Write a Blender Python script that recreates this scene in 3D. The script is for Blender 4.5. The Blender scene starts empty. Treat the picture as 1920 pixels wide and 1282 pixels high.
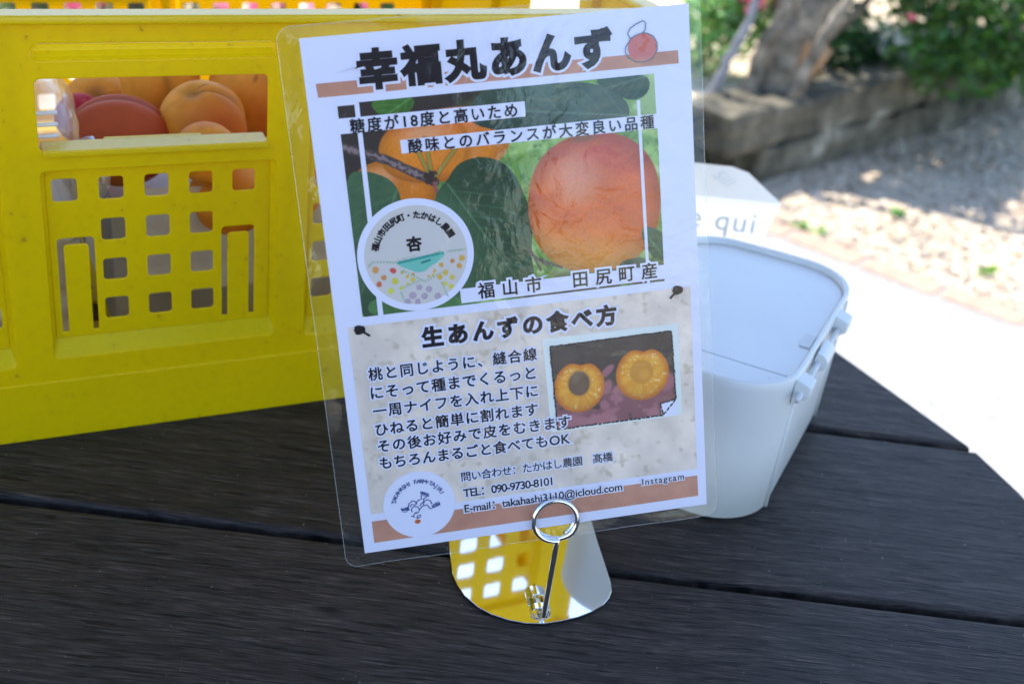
import bpy, bmesh, math, random
import numpy as np
from mathutils import Vector, Matrix

# ------------------------------------------------------------------ camera, sky, sun
SC = bpy.context.scene
COL = SC.collection
random.seed(7)

RC = [[0.9926704, 0.1208529, 0.0], [0.0570575, -0.4686633, 0.8815323], [0.1065357, -0.875071, -0.4721237]]
cam = bpy.data.cameras.new("camera")
cam_ob = bpy.data.objects.new("camera", cam)
COL.objects.link(cam_ob)
mw = Matrix.Identity(4)
for i in range(3):
    mw[i][0], mw[i][1], mw[i][2] = RC[i][0], -RC[i][1], -RC[i][2]
mw[0][3], mw[1][3], mw[2][3] = 0.0, 0.0, 1.2394224
cam_ob.matrix_world = mw
cam.sensor_width = 36.0
cam.lens = 2300.0 / 1920.0 * 36.0
cam.clip_start, cam.clip_end = 0.02, 400.0
cam.dof.use_dof = True
cam.dof.focus_distance = 0.745
cam.dof.aperture_fstop = 6.6
cam.dof.aperture_blades = 9
SC.camera = cam_ob

SUN_EL, SUN_AZ = math.radians(60), math.radians(-20)      # azimuth measured from +Y towards +X
world = bpy.data.worlds.new("World")
SC.world = world
world.use_nodes = True
wn = world.node_tree
for n in list(wn.nodes):
    wn.nodes.remove(n)
sky = wn.nodes.new("ShaderNodeTexSky")
sky.sky_type = 'NISHITA'
sky.sun_disc = False
sky.sun_elevation = SUN_EL
sky.sun_rotation = SUN_AZ
sky.dust_density = 0.3
sky.ozone_density = 2.2
bg = wn.nodes.new("ShaderNodeBackground")
bg.inputs["Strength"].default_value = 0.15
wo = wn.nodes.new("ShaderNodeOutputWorld")
wn.links.new(sky.outputs[0], bg.inputs["Color"])
wn.links.new(bg.outputs[0], wo.inputs["Surface"])

sun = bpy.data.lights.new("sun", 'SUN')
sun.energy = 3.2
sun.angle = math.radians(0.53)
sun.color = (1.0, 0.94, 0.84)
sun_ob = bpy.data.objects.new("sun", sun)
COL.objects.link(sun_ob)
sdir = Vector((math.sin(SUN_AZ) * math.cos(SUN_EL), math.cos(SUN_AZ) * math.cos(SUN_EL), math.sin(SUN_EL)))
sun_ob.rotation_euler = sdir.to_track_quat('Z', 'Y').to_euler()

SC.view_settings.view_transform = 'Standard'
SC.view_settings.look = 'None'
SC.view_settings.gamma = 1.0
SC.view_settings.exposure = 1.70
SC.render.engine = 'CYCLES'
SC.cycles.max_bounces = 10
SC.cycles.transparent_max_bounces = 24

TZ = 0.72       # table top height

# ------------------------------------------------------------------ helpers
def tag(o, label=None, cat=None, group=None, kind=None):
    if label: o["label"] = label
    if cat: o["category"] = cat
    if group: o["group"] = group
    if kind: o["kind"] = kind
    return o

def empty(name, loc=(0, 0, 0), rz=0.0):
    o = bpy.data.objects.new(name, None)
    o.empty_display_size = 0.05
    o.location = loc
    o.rotation_euler = (0, 0, rz)
    COL.objects.link(o)
    return o

def add(name, verts, faces, mat, parent=None, smooth=False, cols=None):
    me = bpy.data.meshes.new(name)
    me.from_pydata([tuple(v) for v in verts], [], [tuple(f) for f in faces])
    if cols is not None:
        a = me.attributes.new("Col", 'FLOAT_COLOR', 'POINT')
        c = np.ones((len(verts), 4), np.float32)
        c[:, :3] = np.asarray(cols, np.float32)
        a.data.foreach_set("color", c.ravel())
    me.validate()
    if smooth:
        me.polygons.foreach_set("use_smooth", [True] * len(me.polygons))
    me.materials.append(mat)
    me.update()
    o = bpy.data.objects.new(name, me)
    COL.objects.link(o)
    if parent: o.parent = parent
    return o

def bev(o, w, seg=2, ang=35):
    m = o.modifiers.new("bevel", 'BEVEL')
    m.width = w; m.segments = seg; m.limit_method = 'ANGLE'; m.angle_limit = math.radians(ang)
    return o

class MB:
    """collects shapes into one mesh"""
    def __init__(s): s.v = []; s.f = []
    def put(s, v, f):
        n = len(s.v); s.v += [tuple(p) for p in v]; s.f += [tuple(i + n for i in q) for q in f]
    def box(s, a, b, M=None):
        (x0, y0, z0), (x1, y1, z1) = a, b
        v = [(x0,y0,z0),(x1,y0,z0),(x1,y1,z0),(x0,y1,z0),(x0,y0,z1),(x1,y0,z1),(x1,y1,z1),(x0,y1,z1)]
        if M: v = [M @ Vector(p) for p in v]
        s.put(v, [(0,3,2,1),(4,5,6,7),(0,1,5,4),(1,2,6,5),(2,3,7,6),(3,0,4,7)])
    def tube(s, pts, rad, n=10, closed=False):
        pts = [Vector(p) for p in pts]; N = len(pts)
        rad = rad if isinstance(rad, (list, tuple)) else [rad] * N
        rings = []; up = Vector((0.123, 0.3, 0.95)).normalized(); prev = None
        for i, p in enumerate(pts):
            if closed: t = pts[(i + 1) % N] - pts[i - 1]
            else: t = pts[min(i + 1, N - 1)] - pts[max(i - 1, 0)]
            t.normalize()
            if prev is None:
                a = t.cross(up)
                if a.length < 1e-3: a = t.cross(Vector((1, 0, 0)))
            else:
                a = prev - t * prev.dot(t)
            a.normalize(); prev = a; b = t.cross(a)
            rings.append([p + (a * math.cos(k * 2 * math.pi / n) + b * math.sin(k * 2 * math.pi / n)) * rad[i] for k in range(n)])
        v = [q for r in rings for q in r]; f = []
        for i in range(N if closed else N - 1):
            j = (i + 1) % N
            for k in range(n):
                f.append((i * n + k, i * n + (k + 1) % n, j * n + (k + 1) % n, j * n + k))
        if not closed:
            f.append(tuple(range(n - 1, -1, -1))); f.append(tuple((N - 1) * n + k for k in range(n)))
        s.put(v, f)
    def build(s, name, mat, parent=None, smooth=False):
        return add(name, s.v, s.f, mat, parent, smooth)

def rrect(x0, x1, y0, y1, r, n=5):
    pts = []
    for cx, cy, a0 in ((x1 - r, y0 + r, -90), (x1 - r, y1 - r, 0), (x0 + r, y1 - r, 90), (x0 + r, y0 + r, 180)):
        for k in range(n + 1):
            a = math.radians(a0 + 90 * k / n)
            pts.append((cx + r * math.cos(a), cy + r * math.sin(a)))
    return pts

DG = bpy.context.evaluated_depsgraph_get
def curve_mesh(cu):
    o = bpy.data.objects.new("tmp", cu)
    COL.objects.link(o)
    dg = DG(); dg.update()
    me = bpy.data.meshes.new_from_object(o.evaluated_get(dg))
    v = np.empty(len(me.vertices) * 3, np.float32); me.vertices.foreach_get("co", v)
    f = [tuple(p.vertices) for p in me.polygons]
    COL.objects.unlink(o); bpy.data.objects.remove(o); bpy.data.curves.remove(cu); bpy.data.meshes.remove(me)
    return v.reshape(-1, 3).astype(float), f

def plate(outlines, th, bv=0.0008, bres=1):
    """flat plate with holes, in XY, centred on z = 0"""
    cu = bpy.data.curves.new("tmp", 'CURVE')
    cu.dimensions = '2D'; cu.fill_mode = 'BOTH'
    cu.extrude = max(th / 2 - bv, 0); cu.bevel_depth = bv; cu.bevel_resolution = bres; cu.offset = -bv
    for pts in outlines:
        sp = cu.splines.new('POLY'); sp.points.add(len(pts) - 1)
        for q, p in zip(sp.points, pts): q.co = (p[0], p[1], 0, 1)
        sp.use_cyclic_u = True
    return curve_mesh(cu)

# ------------------------------------------------------------------ materials
def nodemat(name):
    m = bpy.data.materials.new(name); m.use_nodes = True
    nt = m.node_tree
    return m, nt, nt.nodes["Principled BSDF"]

def N(nt, t, **kw):
    n = nt.nodes.new(t)
    for k, v in kw.items():
        if k in n.inputs: n.inputs[k].default_value = v
        else: setattr(n, k, v)
    return n

def ramp(nt, stops):
    r = nt.nodes.new("ShaderNodeValToRGB")
    e = r.color_ramp.elements
    while len(e) < len(stops): e.new(0.5)
    for k, (p, c) in zip(e, stops):
        k.position = p; k.color = (*c, 1)
    return r

def simple(name, col, rough=0.5, var=0.12, scale=30, bump=0.0, bscale=200, coat=0.0, metal=0.0, spec=0.5):
    m, nt, b = nodemat(name)
    tc = N(nt, "ShaderNodeTexCoord")
    nz = N(nt, "ShaderNodeTexNoise", Scale=scale, Detail=5.0)
    nt.links.new(tc.outputs["Object"], nz.inputs["Vector"])
    c0 = tuple(max(0, x * (1 - var)) for x in col); c1 = tuple(min(1, x * (1 + var)) for x in col)
    r = ramp(nt, [(0.3, c0), (0.7, c1)])
    nt.links.new(nz.outputs["Fac"], r.inputs[0]); nt.links.new(r.outputs[0], b.inputs["Base Color"])
    b.inputs["Roughness"].default_value = rough; b.inputs["Metallic"].default_value = metal
    b.inputs["Coat Weight"].default_value = coat; b.inputs["Specular IOR Level"].default_value = spec
    if bump:
        n2 = N(nt, "ShaderNodeTexNoise", Scale=bscale, Detail=4.0)
        nt.links.new(tc.outputs["Object"], n2.inputs["Vector"])
        bp = N(nt, "ShaderNodeBump", Strength=bump, Distance=0.002)
        nt.links.new(n2.outputs["Fac"], bp.inputs["Height"]); nt.links.new(bp.outputs[0], b.inputs["Normal"])
    return m

def vcol(name, rough=0.6, coat=0.0, spec=0.4):
    m, nt, b = nodemat(name)
    a = N(nt, "ShaderNodeAttribute", attribute_name="Col")
    nt.links.new(a.outputs["Color"], b.inputs["Base Color"])
    b.inputs["Roughness"].default_value = rough; b.inputs["Coat Weight"].default_value = coat
    b.inputs["Specular IOR Level"].default_value = spec
    return m

def yellow_plastic(name="yellow_plastic", rough=0.30, spec=0.22):
    m, nt, b = nodemat(name)
    tc = N(nt, "ShaderNodeTexCoord")
    nz = N(nt, "ShaderNodeTexNoise", Scale=9.0, Detail=6.0)
    nt.links.new(tc.outputs["Object"], nz.inputs["Vector"])
    r = ramp(nt, [(0.3, (0.85, 0.675, 0.0015)), (0.7, (0.92, 0.735, 0.002))])
    nt.links.new(nz.outputs["Fac"], r.inputs[0])
    # scuffs
    sc = N(nt, "ShaderNodeTexNoise", Scale=160.0, Detail=3.0)
    nt.links.new(tc.outputs["Object"], sc.inputs["Vector"])
    sr = ramp(nt, [(0.45, (0, 0, 0)), (0.66, (0.10, 0.10, 0.10)), (0.70, (0.25, 0.25, 0.25)), (0.76, (1, 1, 1))])
    nt.links.new(sc.outputs["Fac"], sr.inputs[0])
    mx = N(nt, "ShaderNodeMix", data_type='RGBA')
    mx.inputs["B"].default_value = (0.40, 0.26, 0.02, 1) if False else (0.4, 0.26, 0.02, 1)
    nt.links.new(sr.outputs[0], mx.inputs["Factor"])
    nt.links.new(r.outputs[0], mx.inputs[6]); mx.inputs[7].default_value = (0.45, 0.30, 0.02, 1)
    nt.links.new(mx.outputs[2], b.inputs["Base Color"])
    b.inputs["Roughness"].default_value = rough; b.inputs["Specular IOR Level"].default_value = spec
    bp = N(nt, "ShaderNodeBump", Strength=0.05, Distance=0.001)
    n2 = N(nt, "ShaderNodeTexNoise", Scale=45.0, Detail=4.0)
    nt.links.new(tc.outputs["Object"], n2.inputs["Vector"])
    nt.links.new(n2.outputs["Fac"], bp.inputs["Height"]); nt.links.new(bp.outputs[0], b.inputs["Normal"])
    tr = N(nt, "ShaderNodeBsdfTranslucent"); tr.inputs[0].default_value = (0.95, 0.62, 0.01, 1)
    ms = N(nt, "ShaderNodeMixShader"); ms.inputs[0].default_value = 0.42
    out = nt.nodes["Material Output"]
    nt.links.new(b.outputs[0], ms.inputs[1]); nt.links.new(tr.outputs[0], ms.inputs[2])
    nt.links.new(ms.outputs[0], out.inputs[0])
    return m

def film(name, tint=(0.97, 0.98, 0.98), milk=0.04, rough=0.03, ior=1.5, bump=0.0, bscale=30, milkcol=(0.9, 0.92, 0.95)):
    """clear thin plastic: see-through, with a glossy skin and a little milkiness"""
    m, nt, b = nodemat(name)
    nt.nodes.remove(b)
    out = nt.nodes["Material Output"]
    tr = N(nt, "ShaderNodeBsdfTransparent"); tr.inputs[0].default_value = (*tint, 1)
    df = N(nt, "ShaderNodeBsdfDiffuse"); df.inputs[0].default_value = (*milkcol, 1)
    gl = N(nt, "ShaderNodeBsdfGlossy"); gl.inputs["Roughness"].default_value = rough
    lw = N(nt, "ShaderNodeLayerWeight"); f0 = ((ior - 1) / (ior + 1)) ** 2
    pw = N(nt, "ShaderNodeMath", operation='POWER'); pw.inputs[1].default_value = 5.0
    nt.links.new(lw.outputs["Facing"], pw.inputs[0])
    fr = N(nt, "ShaderNodeMath", operation='MULTIPLY_ADD'); fr.inputs[1].default_value = 1 - f0; fr.inputs[2].default_value = f0
    nt.links.new(pw.outputs[0], fr.inputs[0])
    m1 = N(nt, "ShaderNodeMixShader"); m1.inputs[0].default_value = milk
    m2 = N(nt, "ShaderNodeMixShader")
    nt.links.new(tr.outputs[0], m1.inputs[1]); nt.links.new(df.outputs[0], m1.inputs[2])
    nt.links.new(fr.outputs[0], m2.inputs[0]); nt.links.new(m1.outputs[0], m2.inputs[1]); nt.links.new(gl.outputs[0], m2.inputs[2])
    nt.links.new(m2.outputs[0], out.inputs[0])
    if bump:
        tc = N(nt, "ShaderNodeTexCoord")
        n2 = N(nt, "ShaderNodeTexNoise", Scale=bscale, Detail=5.0, Distortion=0.6)
        nt.links.new(tc.outputs["Object"], n2.inputs["Vector"])
        bp = N(nt, "ShaderNodeBump", Strength=bump, Distance=0.002)
        nt.links.new(n2.outputs["Fac"], bp.inputs["Height"])
        nt.links.new(bp.outputs[0], gl.inputs["Normal"])
    return m

def wood_dark():
    m, nt, b = nodemat("dark_deck_wood")
    tc = N(nt, "ShaderNodeTexCoord")
    oi = N(nt, "ShaderNodeObjectInfo")
    ad = N(nt, "ShaderNodeVectorMath", operation='ADD')
    sc = N(nt, "ShaderNodeVectorMath", operation='SCALE'); sc.inputs["Scale"].default_value = 7.0
    cx = N(nt, "ShaderNodeCombineXYZ")
    for i in range(3): nt.links.new(oi.outputs["Random"], cx.inputs[i])
    nt.links.new(cx.outputs[0], sc.inputs[0])
    nt.links.new(tc.outputs["Object"], ad.inputs[0]); nt.links.new(sc.outputs[0], ad.inputs[1])
    # slight waviness of the grain
    wv = N(nt, "ShaderNodeTexNoise", Scale=6.0, Detail=2.0)
    nt.links.new(ad.outputs[0], wv.inputs["Vector"])
    ws = N(nt, "ShaderNodeVectorMath", operation='SCALE'); ws.inputs["Scale"].default_value = 0.012
    nt.links.new(wv.outputs["Color"], ws.inputs[0])
    a2 = N(nt, "ShaderNodeVectorMath", operation='ADD')
    nt.links.new(ad.outputs[0], a2.inputs[0]); nt.links.new(ws.outputs[0], a2.inputs[1])
    def layer(scale, detail, rough=0.6):
        mp = N(nt, "ShaderNodeMapping"); mp.inputs["Scale"].default_value = scale
        nt.links.new(a2.outputs[0], mp.inputs[0])
        g = N(nt, "ShaderNodeTexNoise", Scale=1.0, Detail=detail, Roughness=rough)
        nt.links.new(mp.outputs[0], g.inputs["Vector"])
        return g
    g = layer((45.0, 760.0, 60.0), 3.0, 0.7)        # fine fibres
    gb = layer((5.0, 90.0, 20.0), 3.0)              # broad bands
    gp = layer((26.0, 420.0, 40.0), 2.0)            # short open pores
    gc = layer((3.2, 110.0, 20.0), 2.0)             # long drying cracks
    r1 = ramp(nt, [(0.30, (0.008, 0.0065, 0.006)), (0.48, (0.030, 0.0230, 0.0200)), (0.60, (0.054, 0.041, 0.035)), (0.74, (0.125, 0.098, 0.082))])
    nt.links.new(g.outputs["Fac"], r1.inputs[0])
    rb = ramp(nt, [(0.30, (0.62, 0.60, 0.58)), (0.70, (1.30, 1.28, 1.25))])
    nt.links.new(gb.outputs["Fac"], rb.inputs[0])
    rp = ramp(nt, [(0.36, (0.18, 0.18, 0.18)), (0.42, (1, 1, 1))])
    nt.links.new(gp.outputs["Fac"], rp.inputs[0])
    rc = ramp(nt, [(0.285, (0.06, 0.06, 0.06)), (0.315, (1, 1, 1))])
    nt.links.new(gc.outputs["Fac"], rc.inputs[0])
    col = r1.outputs[0]
    for r_ in (rb, rp, rc):
        mx = N(nt, "ShaderNodeMix", data_type='RGBA', blend_type='MULTIPLY'); mx.inputs[0].default_value = 1.0
        nt.links.new(col, mx.inputs[6]); nt.links.new(r_.outputs[0], mx.inputs[7]); col = mx.outputs[2]
    # dust specks
    ds = N(nt, "ShaderNodeTexNoise", Scale=420.0, Detail=1.0)
    nt.links.new(ad.outputs[0], ds.inputs["Vector"])
    dr_ = ramp(nt, [(0.775, (0, 0, 0)), (0.80, (1, 1, 1))])
    nt.links.new(ds.outputs["Fac"], dr_.inputs[0])
    mx = N(nt, "ShaderNodeMix", data_type='RGBA'); mx.inputs[7].default_value = (0.30, 0.28, 0.25, 1)
    nt.links.new(dr_.outputs[0], mx.inputs[0]); nt.links.new(col, mx.inputs[6])
    nt.links.new(mx.outputs[2], b.inputs["Base Color"])
    b.inputs["Roughness"].default_value = 0.58
    b.inputs["Specular IOR Level"].default_value = 0.27
    ma = N(nt, "ShaderNodeMath", operation='MULTIPLY'); nt.links.new(rp.outputs[0], ma.inputs[0]); nt.links.new(rc.outputs[0], ma.inputs[1])
    mb_ = N(nt, "ShaderNodeMath", operation='MULTIPLY_ADD'); mb_.inputs[1].default_value = 0.5
    nt.links.new(g.outputs["Fac"], mb_.inputs[0]); nt.links.new(ma.outputs[0], mb_.inputs[2])
    bp = N(nt, "ShaderNodeBump", Strength=0.7, Distance=0.0010)
    nt.links.new(mb_.outputs[0], bp.inputs["Height"]); nt.links.new(bp.outputs[0], b.inputs["Normal"])
    return m

def leafmat(name, trans=0.45):
    m, nt, b = nodemat(name)
    a = N(nt, "ShaderNodeAttribute", attribute_name="Col")
    nt.links.new(a.outputs["Color"], b.inputs["Base Color"])
    b.inputs["Roughness"].default_value = 0.45
    tr = N(nt, "ShaderNodeBsdfTranslucent")
    hs = N(nt, "ShaderNodeHueSaturation", Value=1.6, Saturation=1.1)
    nt.links.new(a.outputs["Color"], hs.inputs["Color"]); nt.links.new(hs.outputs[0], tr.inputs[0])
    ms = N(nt, "ShaderNodeMixShader"); ms.inputs[0].default_value = trans
    nt.links.new(b.outputs[0], ms.inputs[1]); nt.links.new(tr.outputs[0], ms.inputs[2])
    nt.links.new(ms.outputs[0], nt.nodes["Material Output"].inputs[0])
    return m

def gravel():
    m, nt, b = nodemat("gravel")
    tc = N(nt, "ShaderNodeTexCoord")
    vo = N(nt, "ShaderNodeTexVoronoi", Scale=55.0)
    nt.links.new(tc.outputs["Object"], vo.inputs["Vector"])
    r = ramp(nt, [(0.0, (0.34, 0.27, 0.20)), (0.4, (0.50, 0.41, 0.31)), (0.75, (0.60, 0.51, 0.40)), (1.0, (0.70, 0.62, 0.50))])
    sx = N(nt, "ShaderNodeSeparateColor")
    nt.links.new(vo.outputs["Color"], sx.inputs[0]); nt.links.new(sx.outputs[0], r.inputs[0])
    nz = N(nt, "ShaderNodeTexNoise", Scale=2.5, Detail=5.0)
    nt.links.new(tc.outputs["Object"], nz.inputs["Vector"])
    r2 = ramp(nt, [(0.35, (0.75, 0.72, 0.68)), (0.65, (1.1, 1.05, 1.0))])
    nt.links.new(nz.outputs["Fac"], r2.inputs[0])
    mx = N(nt, "ShaderNodeMix", data_type='RGBA', blend_type='MULTIPLY'); mx.inputs[0].default_value = 1.0
    nt.links.new(r.outputs[0], mx.inputs[6]); nt.links.new(r2.outputs[0], mx.inputs[7])
    nt.links.new(mx.outputs[2], b.inputs["Base Color"])
    b.inputs["Roughness"].default_value = 0.9
    bp = N(nt, "ShaderNodeBump", Strength=0.9, Distance=0.012); bp.invert = True
    nt.links.new(vo.outputs["Distance"], bp.inputs["Height"]); nt.links.new(bp.outputs[0], b.inputs["Normal"])
    return m

def stone():
    m, nt, b = nodemat("rough_stone")
    tc = N(nt, "ShaderNodeTexCoord")
    nz = N(nt, "ShaderNodeTexNoise", Scale=5.0, Detail=8.0, Roughness=0.7)
    nt.links.new(tc.outputs["Object"], nz.inputs["Vector"])
    r = ramp(nt, [(0.33, (0.018, 0.017, 0.014)), (0.45, (0.085, 0.074, 0.050)), (0.58, (0.175, 0.150, 0.105)), (0.70, (0.48, 0.44, 0.36))])
    nt.links.new(nz.outputs["Fac"], r.inputs[0]); nt.links.new(r.outputs[0], b.inputs["Base Color"])
    b.inputs["Roughness"].default_value = 0.95
    bp = N(nt, "ShaderNodeBump", Strength=0.8, Distance=0.02)
    nt.links.new(nz.outputs["Fac"], bp.inputs["Height"]); nt.links.new(bp.outputs[0], b.inputs["Normal"])
    return m

def chrome():
    m, nt, b = nodemat("polished_steel")
    b.inputs["Base Color"].default_value = (0.86, 0.85, 0.83, 1)
    b.inputs["Metallic"].default_value = 1.0
    tc = N(nt, "ShaderNodeTexCoord")
    mp = N(nt, "ShaderNodeMapping"); mp.inputs["Scale"].default_value = (60, 900, 60); mp.inputs["Rotation"].default_value = (0, 0, 0.6)
    nt.links.new(tc.outputs["Object"], mp.inputs[0])
    nz = N(nt, "ShaderNodeTexNoise", Scale=1.0, Detail=4.0)
    nt.links.new(mp.outputs[0], nz.inputs["Vector"])
    r = ramp(nt, [(0.3, (0.02, 0.02, 0.02)), (0.68, (0.05, 0.05, 0.05)), (0.78, (0.22, 0.22, 0.22))])
    nt.links.new(nz.outputs["Fac"], r.inputs[0]); nt.links.new(r.outputs[0], b.inputs["Roughness"])
    return m

M = dict(
    yellow=yellow_plastic(), yellow_worn=yellow_plastic("worn_yellow_plastic", 0.22, 0.75), wood=wood_dark(), chrome=chrome(), gravel=gravel(), stone=stone(),
    paper=simple("white_paper", (0.74, 0.715, 0.86), 0.6, 0.01),
    ink=simple("black_ink", (0.013, 0.008, 0.011), 0.6, 0.1, 80, spec=0.08),
    ink_blue=simple("blue_ink", (0.02, 0.05, 0.22), 0.5, 0.2, 300),
    ink_grey=simple("grey_ink", (0.12, 0.14, 0.16), 0.5, 0.2, 300),
    ink_print=simple("pale_blue_print", (0.72, 0.76, 0.79), 0.7, 0.05),
    orange=simple("orange_print", (0.55, 0.25, 0.165), 0.6, 0.14, 60, spec=0.1),
    white_print=simple("white_print", (0.74, 0.715, 0.86), 0.6, 0.01),
    vprint=vcol("colour_print", 0.6, 0.0, 0.08),
    film=film("laminate_film", milk=0.012, rough=0.02, bump=0.34, bscale=60, ior=1.50),
    film_edge=film("film_edge", milk=0.14, rough=0.12),
    clear=film("clear_plastic", milk=0.14, rough=0.10, bump=1.0, bscale=75, ior=1.9, tint=(0.95, 0.96, 0.97)),
    milky=film("milky_plastic", milk=0.68, rough=0.12, bump=0.8, bscale=55, tint=(0.9, 0.92, 0.95)),
    white=simple("white_plastic", (0.78, 0.80, 0.80), 0.38, 0.025, 12, bump=0.03, bscale=300),
    bagpaper=simple("white_wrapping_paper", (0.88, 0.86, 0.84), 0.8, 0.03, 20, bump=0.2, bscale=25),
    carton=simple("grey_carton", (0.42, 0.42, 0.41), 0.8, 0.15, 25, bump=0.2, bscale=150),
    fruit=vcol("apricot_skin", 0.62, 0.0, 0.28),
    stem=simple("brown_stem", (0.06, 0.035, 0.02), 0.8, 0.3),
    concrete=simple("pale_concrete", (0.275, 0.268, 0.256), 0.9, 0.16, 50, bump=0.4, bscale=300),
    brick=simple("pink_brick", (0.37, 0.25, 0.185), 0.9, 0.18, 40, bump=0.4, bscale=200),
    soil=simple("dry_soil", (0.52, 0.42, 0.30), 1.0, 0.4, 26, bump=1.0, bscale=60),
    bark=simple("grey_bark", (0.21, 0.175, 0.13), 0.95, 0.7, 22, bump=1.0, bscale=60),
    cutwood=simple("cut_wood", (0.38, 0.22, 0.11), 0.8, 0.25, 30),
    leaf=leafmat("leaf"), petal=leafmat("petal", 0.55),
    pebble=vcol("pebble", 0.9), roof=simple("roof_boards", (0.30, 0.24, 0.18), 0.8, 0.25, 12),
    greypole=simple("grey_stake", (0.22, 0.22, 0.24), 0.6, 0.15), dark=simple("dark_metal", (0.03, 0.03, 0.03), 0.5, 0.2),
)

def translucent(m, col, f):
    nt = m.node_tree; b = nt.nodes["Principled BSDF"]; out = nt.nodes["Material Output"]
    tr = N(nt, "ShaderNodeBsdfTranslucent"); tr.inputs[0].default_value = (*col, 1)
    ms = N(nt, "ShaderNodeMixShader"); ms.inputs[0].default_value = f
    nt.links.new(b.outputs[0], ms.inputs[1]); nt.links.new(tr.outputs[0], ms.inputs[2]); nt.links.new(ms.outputs[0], out.inputs[0])
translucent(M["bagpaper"], (0.9, 0.88, 0.86), 0.34)
translucent(M["white"], (0.85, 0.85, 0.84), 0.12)
def specks(m, scale, lo, hi, col):
    """scattered dirt specks and small scuffs over a plain plastic"""
    nt = m.node_tree; b = nt.nodes["Principled BSDF"]; src = b.inputs["Base Color"].links[0].from_socket
    tc = N(nt, "ShaderNodeTexCoord"); nz = N(nt, "ShaderNodeTexNoise", Scale=scale, Detail=2.0)
    nt.links.new(tc.outputs["Object"], nz.inputs["Vector"])
    r = ramp(nt, [(lo, (0, 0, 0)), (hi, (1, 1, 1))]); nt.links.new(nz.outputs["Fac"], r.inputs[0])
    mx = N(nt, "ShaderNodeMix", data_type='RGBA'); mx.inputs[7].default_value = (*col, 1)
    nt.links.new(r.outputs[0], mx.inputs[0]); nt.links.new(src, mx.inputs[6]); nt.links.new(mx.outputs[2], b.inputs["Base Color"])
specks(M["white"], 210, 0.765, 0.80, (0.30, 0.29, 0.27))

# ------------------------------------------------------------------ ground
def noise2(X, Y, scale, seed, octs=4):
    out = np.zeros_like(X); amp = 1.0; tot = 0
    for o in range(octs):
        rng = np.random.RandomState(seed * 31 + o)
        L = rng.rand(64, 64)
        x = X * scale * 2 ** o + 17.3 * o; y = Y * scale * 2 ** o + 9.1 * o
        xi = np.floor(x).astype(int); yi = np.floor(y).astype(int)
        fx = x - xi; fy = y - yi
        fx = fx * fx * (3 - 2 * fx); fy = fy * fy * (3 - 2 * fy)
        a = L[xi % 64, yi % 64]; b = L[(xi + 1) % 64, yi % 64]; c = L[xi % 64, (yi + 1) % 64]; d = L[(xi + 1) % 64, (yi + 1) % 64]
        out += amp * ((a * (1 - fx) + b * fx) * (1 - fy) + (c * (1 - fx) + d * fx) * fy); tot += amp; amp *= 0.5
    return out / tot

def grid_mesh(name, x0, x1, y0, y1, nx, ny, zf, mat, kind=None):
    X, Y = np.meshgrid(np.linspace(x0, x1, nx), np.linspace(y0, y1, ny))
    Z = zf(X, Y)
    v = np.stack([X.ravel(), Y.ravel(), Z.ravel()], 1)
    f = [(j * nx + i, j * nx + i + 1, (j + 1) * nx + i + 1, (j + 1) * nx + i) for j in range(ny - 1) for i in range(nx - 1)]
    o = add(name, v, f, mat, smooth=True)
    if kind: o["kind"] = kind
    return o

g = add("ground", [(-150, -150, 0), (150, -150, 0), (150, 150, 0), (-150, 150, 0)], [(0, 1, 2, 3)], M["gravel"])
g["kind"] = "structure"
# edging line (a gentle curve on the ground), bricks stand on it
EDGE = [(-2.6, 4.1), (-1.4, 3.96), (-0.4, 3.72), (0.25, 3.40), (0.68, 3.135), (0.84, 3.02), (0.995, 2.90), (1.19, 2.77), (1.42, 2.66), (1.80, 2.52), (2.6, 2.3), (4.0, 2.1), (8.0, 1.9)]
pav = [(x, y + 0.055, 0.004) for x, y in EDGE] + [(8, -8, 0.004), (-2.6, -8, 0.004)]
p = add("pavement", pav, [tuple(range(len(pav)))[::-1]], M["concrete"])
p["kind"] = "structure"

def along(pts, step):
    out = []; carry = 0.0
    for (x0, y0), (x1, y1) in zip(pts, pts[1:]):
        L = math.hypot(x1 - x0, y1 - y0); d = carry
        while d < L:
            t = d / L; out.append((x0 + (x1 - x0) * t, y0 + (y1 - y0) * t, math.atan2(y1 - y0, x1 - x0))); d += step
        carry = d - L
    return out
bm_ = MB(); bm_.box((-0.105, -0.048, -0.03), (0.105, 0.048, 0.008))
brick0 = None
for x, y, a in along(EDGE[3:10], 0.218):
    if brick0 is None:
        brick0 = bev(bm_.build("paving_brick", M["brick"]), 0.006); o = brick0
        tag(o, "worn pinkish brick laid end to end in the sunlit edging of the gravel", "brick", "bricks edging the gravel")
    else:
        o = brick0.copy(); COL.objects.link(o)
    o.location = (x, y, 0.0); o.rotation_euler = (0, 0, a + random.uniform(-.03, .03))

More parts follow.
